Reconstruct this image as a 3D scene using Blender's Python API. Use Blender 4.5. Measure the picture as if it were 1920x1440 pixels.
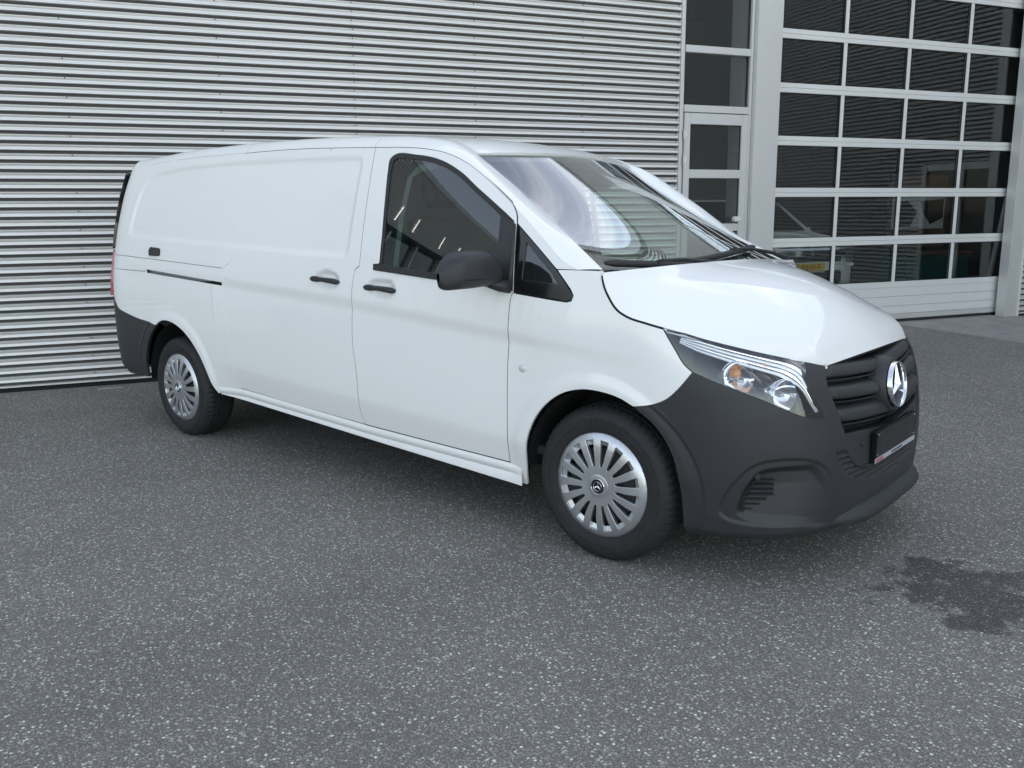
import bpy, bmesh, math, random
import numpy as np
from mathutils import Vector, Matrix
from mathutils.geometry import delaunay_2d_cdt
random.seed(7); np.random.seed(7)
for o in list(bpy.data.objects): bpy.data.objects.remove(o)
S = bpy.context.scene
COL = S.collection
R = math.radians

# ---------------- camera ----------------
cam = bpy.data.cameras.new('camera'); co = bpy.data.objects.new('camera', cam); COL.objects.link(co)
YAW, PITCH, ROLL, FOC = -0.712283, 0.193187, -0.009900, 1631.6
fw = Vector((math.sin(YAW)*math.cos(PITCH), math.cos(YAW)*math.cos(PITCH), -math.sin(PITCH)))
r0 = Vector((math.cos(YAW), -math.sin(YAW), 0)); u0 = r0.cross(fw)
rr = math.cos(ROLL)*r0+math.sin(ROLL)*u0; uu = -math.sin(ROLL)*r0+math.cos(ROLL)*u0
M = Matrix((rr, uu, -fw)).transposed().to_4x4(); M.translation = Vector((2.0136, -3.8199, 1.4564))
co.matrix_world = M
cam.sensor_fit = 'HORIZONTAL'; cam.sensor_width = 36; cam.lens = 36*FOC/1920
cam.clip_start = .05; cam.clip_end = 2000
S.camera = co

# ---------------- light ----------------
WANG = 1.103151                                  # direction of the workshop wall
WD = Vector((math.cos(WANG), math.sin(WANG), 0)); WN = Vector((math.sin(WANG), -math.cos(WANG), 0))
SUN_EL = R(37); to_sun = (-WN*math.cos(R(10))+WD*math.sin(R(10))).normalized()   # the sun stands behind the workshop
sdir = to_sun*math.cos(SUN_EL)+Vector((0, 0, math.sin(SUN_EL)))
sl = bpy.data.lights.new('sun', 'SUN'); sl.energy = 5.0; sl.angle = R(.53); sl.color = (1, .95, .88)
so = bpy.data.objects.new('sun', sl); COL.objects.link(so); so.rotation_euler = sdir.to_track_quat('Z', 'Y').to_euler()
W = bpy.data.worlds.new('World'); S.world = W; W.use_nodes = True
nt = W.node_tree; nt.nodes.clear()
def N(t, k, **kw):
    n = t.nodes.new(k)
    for a, b in kw.items(): setattr(n, a, b)
    return n
out = N(nt, 'ShaderNodeOutputWorld'); bg = N(nt, 'ShaderNodeBackground'); sky = N(nt, 'ShaderNodeTexSky', sky_type='NISHITA')
sky.sun_disc = False; sky.sun_elevation = SUN_EL; sky.sun_rotation = math.atan2(to_sun.x, to_sun.y); sky.air_density = 1.0; sky.dust_density = .6; sky.ozone_density = 1.0
bg.inputs['Strength'].default_value = .14
tc = N(nt, 'ShaderNodeTexCoord'); mp = N(nt, 'ShaderNodeMapping'); mp.inputs['Rotation'].default_value = (0, 0, R(35)); mp.inputs['Scale'].default_value = (.8, 3.6, 2.2)
no = N(nt, 'ShaderNodeTexNoise'); no.inputs['Scale'].default_value = 3.2; no.inputs['Detail'].default_value = 6; no.inputs['Roughness'].default_value = .5; no.inputs['Distortion'].default_value = .1
cr = N(nt, 'ShaderNodeValToRGB'); cr.color_ramp.elements[0].position = .50; cr.color_ramp.elements[1].position = .70
cr.color_ramp.elements[0].color = (0, 0, 0, 1); cr.color_ramp.elements[1].color = (.85, .85, .85, 1)
mx = N(nt, 'ShaderNodeMix', data_type='RGBA'); mx.inputs[7].default_value = (10.5, 10.5, 10.3, 1)
L = nt.links.new
L(tc.outputs['Generated'], mp.inputs[0]); L(mp.outputs[0], no.inputs['Vector']); L(no.outputs['Fac'], cr.inputs[0]); 
dt = N(nt, 'ShaderNodeVectorMath', operation='DOT_PRODUCT'); dt.inputs[1].default_value = (.35, .82, .45); mr = N(nt, 'ShaderNodeMapRange'); mr.inputs['From Min'].default_value = -.45; mr.inputs['From Max'].default_value = .25
mu = N(nt, 'ShaderNodeMath', operation='MULTIPLY'); L(tc.outputs['Generated'], dt.inputs[0]); L(dt.outputs['Value'], mr.inputs[0]); L(cr.outputs[0], mu.inputs[0]); L(mr.outputs[0], mu.inputs[1]); 
sx = N(nt, 'ShaderNodeSeparateXYZ'); L(tc.outputs['Generated'], sx.inputs[0]); mz = N(nt, 'ShaderNodeMapRange'); mz.inputs['From Min'].default_value = .45; mz.inputs['From Max'].default_value = .95; mz.inputs['To Min'].default_value = 1; mz.inputs['To Max'].default_value = .05; L(sx.outputs[2], mz.inputs[0])
m4 = N(nt, 'ShaderNodeMath', operation='MULTIPLY'); L(mu.outputs[0], m4.inputs[0]); L(mz.outputs[0], m4.inputs[1]); L(m4.outputs[0], mx.inputs[0])
hs = N(nt, 'ShaderNodeHueSaturation'); hs.inputs['Saturation'].default_value = .60; L(sky.outputs[0], hs.inputs['Color']); tn = N(nt, 'ShaderNodeMix', data_type='RGBA', blend_type='MULTIPLY'); tn.inputs[0].default_value = 1; tn.inputs[7].default_value = (1.0, 1.0, .96, 1); L(hs.outputs[0], tn.inputs[6]); L(tn.outputs[2], mx.inputs[6]); L(mx.outputs[2], bg.inputs[0]); L(bg.outputs[0], out.inputs[0])
S.view_settings.view_transform = 'Standard'; S.view_settings.look = 'None'; S.view_settings.gamma = 1; S.view_settings.use_curve_mapping = False
S.view_settings.exposure = 1.60
S.render.engine = 'CYCLES'
# ---------- body surface (metres, x forward from the front axle, y left, z up) ----------
def smooth_table(zs, vs, sig=.02, lo=.05, hi=2.0, n=1200):
    g = np.linspace(lo, hi, n); v = np.interp(g, zs, vs); d = g[1]-g[0]
    k = int(3*sig/d)+1; q = np.arange(-k, k+1)*d; w = np.exp(-.5*(q/sig)**2); w /= w.sum()
    vp = np.concatenate([np.full(k, v[0]) - (v[1]-v[0])*np.arange(k, 0, -1), v, np.full(k, v[-1]) + (v[-1]-v[-2])*np.arange(1, k+1)])
    return g, np.convolve(vp, w, 'valid')
_hz = np.arange(1.12, 2.051, .02); _hu = _hz-1.12
HT = smooth_table([.10,.20,.30,.45,.62,.80,.95,1.05]+list(_hz), [.880,.905,.930,.947,.957,.963,.964,.957]+list(.948-.17*_hu-.11*_hu**2), .03)
FT = smooth_table([.10,.20,.30,.43,.57,.70,.80,.87,.92,1.0,1.05,1.15,1.3,2.0],
                  [.85,.87,.882,.886,.878,.858,.828,.78,.73,.63,.57,.47,.40,.40], .02)
RT = smooth_table([.10,.30,.40,.60,.87,1.2,1.4,1.6,1.7,1.8,1.9],
                  [-4.36,-4.42,-4.46,-4.475,-4.45,-4.43,-4.42,-4.38,-4.34,-4.28,-4.22], .03)
X0, XR = .10, -4.0
NF, NR = 3.0, 4.0
def sst(t):
    t = np.clip(t, 0, 1); return t*t*(3-2*t)
def zw(x): return np.interp(x, [-4.4,-2.77,-1.63,-.478,-.05,.4], [1.17,1.105,1.046,.962,.925,.89])
def zl(x): return np.interp(x, [-2.9,-2.72,-1.55,-.5,-.3], [.55,.545,.504,.460,.455])
REC = None
def rbox(x, z, P, r):
    # signed distance to a rounded convex polygon (counter-clockwise in x,z), negative inside
    n = len(P); Q = []
    d = np.full(np.shape(x), -9.)
    for i in range(n):
        x1, z1 = P[i]; x2, z2 = P[(i+1) % n]
        nx, nz = (z2-z1), -(x2-x1); L = math.hypot(nx, nz); nx /= L; nz /= L
        Q.append((x-x1)*nx+(z-z1)*nz)
    k = r
    s = 0
    for q in Q: s = s + np.exp(np.clip(q/k, -60, 30))
    return k*np.log(s)
REC1 = [(-4.03,1.30),(-3.8,1.292),(-2.6,1.262),(-1.61,1.215),(-1.598,1.762),(-2.0,1.778),(-2.75,1.792),(-3.35,1.785),(-3.79,1.745),(-3.93,1.655),(-3.98,1.53)]
def hside(x, z):
    x = np.asarray(x, float); z = np.asarray(z, float)
    h = np.interp(z, *HT)
    a, b = zw(x), zl(x)
    f = sst((x+3.1)/.45)*(1-sst((x+.42)/.3))*sst((1.3-z)/.1)
    fw = sst((x+4.3)/.5)*(1-sst((x+.3)/.7))
    u = np.clip((z-b)/(a-b), 0, 1)
    o = -.015*u**1.7*(1-sst((u-.86)/.14))*np.maximum(f, .55*fw*(x > -.6)+.55*fw*(x < -2.9))
    o = o - f*.16*np.log1p(np.exp(np.clip((b-z)/.008, -40, 40)))*.008
    h = h+o
    # recessed cargo side panel
    d = rbox(x, z, REC1, .016)
    h = h-.010*sst((-d+.012)/.034)
    # wheel arch lips
    for cx, cz, rx in ((-.012,.335,.40),(-3.44,.345,.425)):
        r = np.hypot(x-cx, (z-cz))
        h = h+.010*(1-sst((r-rx-.03)/.06))*(z > .2)*sst((z-.3)/.15)
    # shallow door handle cups
    for cx, cz in ((-1.765,1.121),(-1.327,1.097)):
        q = np.hypot((x-cx)/.118, (z-cz)/.055)
        h = h-.020*(1-sst((q-.55)/.45))
    return h
def inside(P):
    x, y, z = P[...,0], P[...,1], P[...,2]
    return np.abs(y) < half(x, z)
def half(x, z):
    h = hside(x, z); F = np.interp(z, *FT); R = np.interp(z, *RT)
    f = np.clip((x-X0)/(F-X0), 0, 1)
    r = np.clip((XR-x)/(XR-R), 0, 1)
    out = h*(1-f**NF)**(1/NF)*(1-r**NR)**(1/NR)
    return np.where((x > F) | (x < R), -1., out)
KF, KR = .9, .6
def surf(w, z):
    """point of the right-hand side/nose/tail skin; w runs along the car"""
    w = np.asarray(w, float); z = np.asarray(z, float); w, z = np.broadcast_arrays(w, z)
    F = np.interp(z, *FT); R = np.interp(z, *RT)
    th = np.clip(math.pi/2-(w-X0)/KF, 0, math.pi/2)
    thr = np.clip(math.pi/2-(XR-w)/KR, 0, math.pi/2)
    x = np.clip(w, XR, X0); 
    hx = hside(x, z)
    # front
    c, s = np.cos(th), np.sin(th)
    for _ in range(3):
        hh = hside(np.where(w > X0, X0+0*w, x), z) if _ == 0 else hside(xf, z)
        r = 1/((c/(F-X0))**NF+(s/hh)**NF)**(1/NF)
        xf = X0+r*c
    yf = -r*s
    c2, s2 = np.cos(thr), np.sin(thr)
    xr = XR+0*w
    for _ in range(3):
        hr = hside(xr, z); r2 = 1/((c2/(XR-R))**NR+(s2/hr)**NR)**(1/NR); xr = XR-r2*c2
    yr = -r2*s2
    X = np.where(w > X0, xf, np.where(w < XR, xr, w)); Y = np.where(w > X0, yf, np.where(w < XR, yr, -hx))
    return np.stack([X, Y, z], -1)
def nrm(fn, a, b, e=.003):
    da = fn(a+e, b)-fn(a-e, b); db = fn(a, b+e)-fn(a, b-e)
    n = np.cross(da, db); n /= np.linalg.norm(n, axis=-1, keepdims=True)+1e-12
    return n
def wz(P):
    x, y, z = P
    if x > X0: return X0+(math.pi/2-math.atan2(-y, x-X0))*KF, z
    if x < XR: return XR-(math.pi/2-math.atan2(-y, XR-x))*KR, z
    return x, z
class Crv:
    """smooth curve through points, parameter 0..1 (explicit knots or chord length)"""
    def __init__(s, P, T=None):
        P = np.array(P, float); s.P = P
        if T is None:
            d = np.linalg.norm(np.diff(P, axis=0), axis=1)**.7; T = np.r_[0, np.cumsum(d)]
        s.T = np.array(T, float)/T[-1]
        h = np.diff(s.T); d = np.diff(P, axis=0)/h[:, None]
        m = np.zeros_like(P); m[0] = d[0]; m[-1] = d[-1]
        w1 = h[1:, None]; w0 = h[:-1, None]
        m[1:-1] = (d[:-1]*w1+d[1:]*w0)/(w0+w1)
        s.m = m
    def __call__(s, t):
        t = np.asarray(t, float); k = np.clip(np.searchsorted(s.T, t, 'right')-1, 0, len(s.T)-2)
        h = (s.T[k+1]-s.T[k]); u = (t-s.T[k])/h; u = u[..., None]; h = h[..., None]
        return (2*u**3-3*u**2+1)*s.P[k]+(u**3-2*u**2+u)*h*s.m[k]+(-2*u**3+3*u**2)*s.P[k+1]+(u**3-u**2)*h*s.m[k+1]
def side3(w, z): return [float(v) for v in surf(w, z)]
# ---- hood ----
HA = [0,.035,.08,.14,.20,.28,.36,.46,.58,.70,.82,.92,1.]
HE = [(.003,1.213),(.003,1.197),(.015,1.170),(.045,1.125),(.085,1.082),(.140,1.054),(.215,1.036),(.32,1.011),(.45,.980),(.60,.941),(.755,.901),(.88,.874),(.95,.859)]
E3 = [side3(*p) for p in HE]
# crease runs from the rear corner to the nose corner
HC = [(0.003,-0.928,1.221),(0.014,-0.922,1.208),(0.034,-0.903,1.186),(0.075,-0.873,1.167),(0.130,-0.839,1.151),(0.200,-0.8,1.131),(0.270,-0.762,1.110),(0.355,-0.717,1.083),(0.460,-0.664,1.049),(0.560,-0.611,1.012),(0.655,-0.558,0.972),(0.722,-0.519,0.926),(0.757,-0.49,0.862)]
HM = [(0.155,0,1.256),(0.172,0,1.254),(0.2,0,1.249),(0.245,0,1.240),(0.295,0,1.229),(0.35,0,1.214),(0.41,0,1.195),(0.48,0,1.169),(0.56,0,1.130),(0.632,0,1.078),(0.702,0,1.011),(0.754,0,0.944),(0.795,0,0.880)]
cE, cC, cM = Crv(E3, HA), Crv(HC, HA), Crv(HM, HA)
def hood(a, s):
    """a 0 rear .. 1 nose; s 0 centre .. 1 crease .. 1.35 side edge"""
    a = np.asarray(a, float); s = np.asarray(s, float); a, s = np.broadcast_arrays(a, s)
    M, Cc, E = cM(a), cC(a), cE(a)
    t = np.clip(s, 0, 1); p = 1.75
    top = M+(Cc-M)*(t**p)[..., None]
    top[..., 1] = Cc[..., 1]*t
    u = np.clip((s-1)/.35, 0, 1)[..., None]
    fl = Cc+(E-Cc)*u
    # slight outward belly of the flank
    fl = fl+np.array([.0, -.012, .012])*(u*(1-u)*4)*.5
    return np.where(s[..., None] <= 1, top, fl)
def lean(P):
    # the van stands on a slight cross fall: its far flank sits a little lower
    P = np.array(P, float); P[..., 2] -= .0215*np.maximum(0, P[..., 1]+.9)*sst((P[..., 2]-.86)/.30)
    return P
# ---- roof, pillars, windscreen ----
LT = [0,.10,.28,.42,.55,.62,.67,.71,.745,.775,.805,.83,.85,.865,.88,.92,.96,1.]
LP = [(-4.08,1.803),(-3.55,1.827),(-2.721,1.833),(-2.13,1.827),(-1.518,1.800),(-1.263,1.786),(-1.119,1.770),(-.998,1.747),(-.876,1.707),(-.776,1.660),(-.675,1.601),(-.587,1.545),(-.524,1.503),(-.478,1.469),(-.43,1.434),(-.315,1.348),(-.207,1.266),(-.12,1.229)]
WP = [(-4.120,-0.655,1.858),(-3.500,-0.655,1.885),(-2.660,-0.655,1.895),(-2.100,-0.656,1.887),(-1.500,-0.66,1.861),(-1.280,-0.664,1.843),(-1.130,-0.667,1.822),(-1.030,-0.669,1.800),(-0.970,-0.67,1.775),(-0.920,-0.67,1.748),(-0.820,-0.669,1.683),(-0.710,-0.673,1.613),(-0.627,-0.683,1.561),(-0.550,-0.701,1.515),(-0.470,-0.722,1.469),(-0.310,-0.773,1.379),(-0.200,-0.808,1.318),(-0.028,-0.885,1.231)]
_w = np.array(WP[9:]); _c = np.r_[0, np.cumsum(np.linalg.norm(np.diff(_w, axis=0), axis=1))]; _c /= _c[-1]
polyW = [np.polyfit(_c, _w[:, i], 3, w=[6]+[1]*(len(_w)-2)+[6]) for i in range(3)]       # one clean curve for the glass edge
def glass_edge(b):                      # b 0 cowl .. 1 header
    return np.stack([np.polyval(polyW[i], 1-np.asarray(b, float)) for i in range(3)], -1)
for _i in range(len(_w)): WP[9+_i] = tuple(np.polyval(polyW[k], _c[_i]) for k in range(3))
L3 = [side3(*p) for p in LP]
cL, cW = Crv(L3, LT), Crv(WP, LT)
THEAD = .775            # parameter where roof ends and the windscreen starts
def strip(t, v):
    t, v = np.broadcast_arrays(np.asarray(t, float), np.asarray(v, float))
    L, E = cL(t), cW(t); e = .004
    D = E-L; Ln = np.linalg.norm(D, axis=-1, keepdims=True); Dn = D/Ln
    N = np.stack([np.interp(t, [0, .62, .775, .86, 1], [0, .05, .27, .42, .42]), np.interp(t, [0, .62, .775, .86, 1], [-.62, -.63, -.68, -.74, -.76]), np.interp(t, [0, .62, .775, .86, 1], [.78, .76, .66, .52, .50])], -1)
    N = N-Dn*(N*Dn).sum(-1, keepdims=True); N = N/np.linalg.norm(N, axis=-1, keepdims=True)
    k = np.interp(t, [0, .70, .80, .90, 1], [.33, .30, .20, .11, .05])[..., None]
    v = v[..., None]
    M = (L+E)/2+N*Ln*k
    return (1-v)**2*L+2*v*(1-v)*M+v*v*E
RC = [(-4.280,0,1.893),(-4.000,0,1.921),(-2.900,0,1.946),(-2.300,0,1.938),(-1.750,0,1.910),(-1.450,0,1.886),(-1.200,0,1.863),(-1.030,0,1.838),(-0.870,0,1.802),(-0.740,0,1.766)]
RT_ = [0,.10,.28,.42,.55,.62,.67,.71,.745,.775]
cR = Crv(RC, RT_)
def roofc(t, s):
    """t as strip (0..THEAD), s 0 centre .. 1 shoulder"""
    t, s = np.broadcast_arrays(np.asarray(t, float), np.asarray(s, float))
    M = cR(np.clip(t/THEAD, 0, 1)); E = cW(t); 
    P = M+(E-M)*(np.abs(s)**2.4)[..., None]; P[..., 1] = E[..., 1]*s
    return P
WM = Crv([(0.165,0,1.203),(-0.005,0,1.308),(-0.200,0,1.428),(-0.425,0,1.568),(-0.605,0,1.680),(-0.740,0,1.766)], [0,.2,.43,.67,.86,1])
_wm = WM(np.linspace(0, 1, 21)); polyM = [np.polyfit(np.linspace(0, 1, 21), _wm[:, i], 3) for i in range(3)]
def WMs(b): return np.stack([np.polyval(polyM[i], np.asarray(b, float)) for i in range(3)], -1)
def wscr(b, s):
    """windscreen: b 0 cowl .. 1 header, s 0 centre .. 1 pillar edge"""
    b, s = np.broadcast_arrays(np.asarray(b, float), np.asarray(s, float))
    E = glass_edge(b); M = WMs(b)
    P = M+(E-M)*(np.abs(s)**2.1)[..., None]; P[..., 1] = E[..., 1]*s
    return P
# ---------------- helpers: materials ----------------
MATS = {}
def mat(name, col=(.5, .5, .5), rough=.5, metal=0, spec=.5, coat=0, coatr=.03, emis=None, es=1):
    m = bpy.data.materials.new(name); m.use_nodes = True; b = m.node_tree.nodes['Principled BSDF']
    b.inputs['Base Color'].default_value = (*col, 1); b.inputs['Roughness'].default_value = rough; b.inputs['Metallic'].default_value = metal
    b.inputs['Specular IOR Level'].default_value = spec; b.inputs['Coat Weight'].default_value = coat; b.inputs['Coat Roughness'].default_value = coatr
    if emis: b.inputs['Emission Color'].default_value = (*emis, 1); b.inputs['Emission Strength'].default_value = es
    MATS[name] = m; return m
def noise_bump(m, scale, dist, strength=.5, detail=4, colvar=0, roughvar=0):
    t = m.node_tree; b = t.nodes['Principled BSDF']; g = N(t, 'ShaderNodeNewGeometry')
    n = N(t, 'ShaderNodeTexNoise'); n.inputs['Scale'].default_value = scale; n.inputs['Detail'].default_value = detail
    t.links.new(g.outputs['Position'], n.inputs['Vector'])
    if dist:
        bp = N(t, 'ShaderNodeBump'); bp.inputs['Strength'].default_value = strength; bp.inputs['Distance'].default_value = dist
        t.links.new(n.outputs['Fac'], bp.inputs['Height']); t.links.new(bp.outputs[0], b.inputs['Normal'])
    return n
def vary(m, scale, amt, detail=5, rough=0):
    """large, soft variation of colour (dust, weather) and gloss"""
    t = m.node_tree; b = t.nodes['Principled BSDF']; g = N(t, 'ShaderNodeNewGeometry')
    n = N(t, 'ShaderNodeTexNoise'); n.inputs['Scale'].default_value = scale; n.inputs['Detail'].default_value = detail; n.inputs['Roughness'].default_value = .65
    t.links.new(g.outputs['Position'], n.inputs['Vector'])
    c = b.inputs['Base Color'].default_value[:3]
    r = N(t, 'ShaderNodeValToRGB'); r.color_ramp.elements[0].position = .3; r.color_ramp.elements[1].position = .7
    r.color_ramp.elements[0].color = (*[v*(1-amt) for v in c], 1); r.color_ramp.elements[1].color = (*[min(1, v*(1+amt)) for v in c], 1)
    t.links.new(n.outputs['Fac'], r.inputs[0]); t.links.new(r.outputs[0], b.inputs['Base Color'])
    if rough:
        mr = N(t, 'ShaderNodeMapRange'); rv = b.inputs['Roughness'].default_value
        mr.inputs['To Min'].default_value = rv*(1-rough); mr.inputs['To Max'].default_value = rv*(1+rough)
        t.links.new(n.outputs['Fac'], mr.inputs[0]); t.links.new(mr.outputs[0], b.inputs['Roughness'])
def glass(name, tint=(.8, .85, .83), refl=1.0, rough=0.0, wav=0, wsc=3.0):
    m = bpy.data.materials.new(name); m.use_nodes = True; t = m.node_tree; t.nodes.clear()
    o = N(t, 'ShaderNodeOutputMaterial'); tr = N(t, 'ShaderNodeBsdfTransparent'); gl = N(t, 'ShaderNodeBsdfGlossy'); fr = N(t, 'ShaderNodeFresnel'); mxs = N(t, 'ShaderNodeMixShader')
    tr.inputs[0].default_value = (*tint, 1); gl.inputs['Roughness'].default_value = rough; gl.inputs[0].default_value = (.97, .98, 1, 1); gb = N(t, 'ShaderNodeNewGeometry'); im = N(t, 'ShaderNodeMapRange'); im.inputs['To Min'].default_value = 1.5; im.inputs['To Max'].default_value = 1/1.5; t.links.new(gb.outputs['Backfacing'], im.inputs[0]); t.links.new(im.outputs[0], fr.inputs['IOR'])
    mm = N(t, 'ShaderNodeMath', operation='MULTIPLY', use_clamp=True); mm.inputs[1].default_value = 1.75*refl
    t.links.new(fr.outputs[0], mm.inputs[0]); t.links.new(mm.outputs[0], mxs.inputs[0]); t.links.new(tr.outputs[0], mxs.inputs[1]); t.links.new(gl.outputs[0], mxs.inputs[2]); t.links.new(mxs.outputs[0], o.inputs[0])
    if wav:
        g = N(t, 'ShaderNodeNewGeometry'); n = N(t, 'ShaderNodeTexNoise'); n.inputs['Scale'].default_value = wsc; n.inputs['Detail'].default_value = 1
        bp = N(t, 'ShaderNodeBump'); bp.inputs['Distance'].default_value = wav; bp.inputs['Strength'].default_value = 1
        t.links.new(g.outputs['Position'], n.inputs['Vector']); t.links.new(n.outputs['Fac'], bp.inputs['Height']); t.links.new(bp.outputs[0], gl.inputs['Normal'])
    MATS[name] = m; return m
paint = mat('white paint', (.83, .82, .80), .40, spec=.25, coat=.9, coatr=.02); vary(paint, 1.1, .012)
_n = noise_bump(paint, 900, .00002, .3)
plastic = mat('grained black plastic', (.028, .029, .031), .50, spec=.42); noise_bump(plastic, 1400, .00025, .5); vary(plastic, 2.2, .12, rough=.12)
gloss = mat('gloss black', (.008, .008, .009), .12); rubber = mat('black rubber', (.018, .018, .018), .6)
dark = mat('dark void', (.006, .006, .006), .9); trim = mat('cabin trim', (.035, .036, .038), .75); liner = mat('headliner', (.13, .13, .125), .9)
fabric = mat('seat fabric', (.018, .018, .02), .95); noise_bump(fabric, 500, .001)
chrome = mat('chrome', (.82, .83, .85), .07, 1); silver = mat('silver wheel paint', (.55, .56, .58), .34, .85); vary(silver, 9, .06, rough=.2)
steel = mat('steel rim', (.35, .36, .37), .4, .9); orange = mat('orange lens', (.75, .26, .04), .15, coat=1); red = mat('red lens', (.35, .01, .01), .12, coat=1)
tyre = mat('tyre rubber', (.014, .014, .0145), .7); noise_bump(tyre, 220, .0008, .5); vary(tyre, 14, .25)
tyre_text = mat('tyre lettering', (.007, .007, .007), .5)
g_side = glass('side glass', (.60, .74, .67), 1.0); g_wind = glass('windscreen glass', (.72, .86, .79), 1.5); g_clear = glass('headlamp glass', (.93, .94, .95), 1.0)
g_dark = glass('tinted glass', (.05, .055, .06), .8)
alu = mat('silver powder coat', (.59, .585, .57), .42, .35); vary(alu, .9, .03); noise_bump(alu, 60, .0003, .25)
alu2 = mat('door aluminium', (.73, .725, .70), .45, .25); vary(alu2, 1.3, .03)
clad = mat('corrugated cladding', (.63, .62, .59), .42, .35); vary(clad, .7, .03, rough=.10)
g_hall = glass('hall glazing', (.80, .83, .82), .62, rough=.03, wav=.0006, wsc=2.3)
concrete = mat('concrete', (.30, .285, .265), .85); vary(concrete, 3.5, .16); noise_bump(concrete, 90, .002, .5)
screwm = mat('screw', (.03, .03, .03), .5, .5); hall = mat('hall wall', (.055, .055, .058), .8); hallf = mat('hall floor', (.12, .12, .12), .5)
yellow = mat('number plate yellow', (.75, .42, .02), .4); black = mat('black ink', (.01, .01, .01), .5); greyp = mat('grey print', (.38, .40, .42), .5); redp = mat('red print', (.36, .12, .11), .5)
teal = mat('teal paint', (.02, .12, .11), .5); white2 = mat('white sheet', (.62, .62, .60), .6); plate_blk = mat('plate backing', (.012, .012, .014), .35); noise_bump(plate_blk, 22, .004, .6)
brown = mat('brown board', (.12, .07, .04), .8); leafm = mat('leaves', (.045, .075, .02), .8); bark = mat('bark', (.08, .06, .045), .9); lampw = mat('lit tube', (.9, .9, .9), .5, emis=(1, .97, .9), es=2.5)
mirror_sil = mat('mirror silver', (.8, .8, .8), .03, 1)
lampblack = mat('lamp housing', (.012, .012, .013), .45); added_rooflight = mat('added_rooflight', (.7, .7, .7), .8); groove_shade = mat('groove shade', (.07, .07, .068), .8); replens = mat('repeater lens', (.62, .62, .60), .15, coat=1); striplight = mat('light strip', (.78, .80, .82), .22, .35, coat=1)  # the groove colour is darkened to carry the shade of the recess
_t = added_rooflight.node_tree; _tl = N(_t, 'ShaderNodeBsdfTranslucent'); _tl.inputs[0].default_value = (.75, .75, .75, 1); _t.links.new(_tl.outputs[0], _t.nodes['Material Output'].inputs[0])
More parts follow.
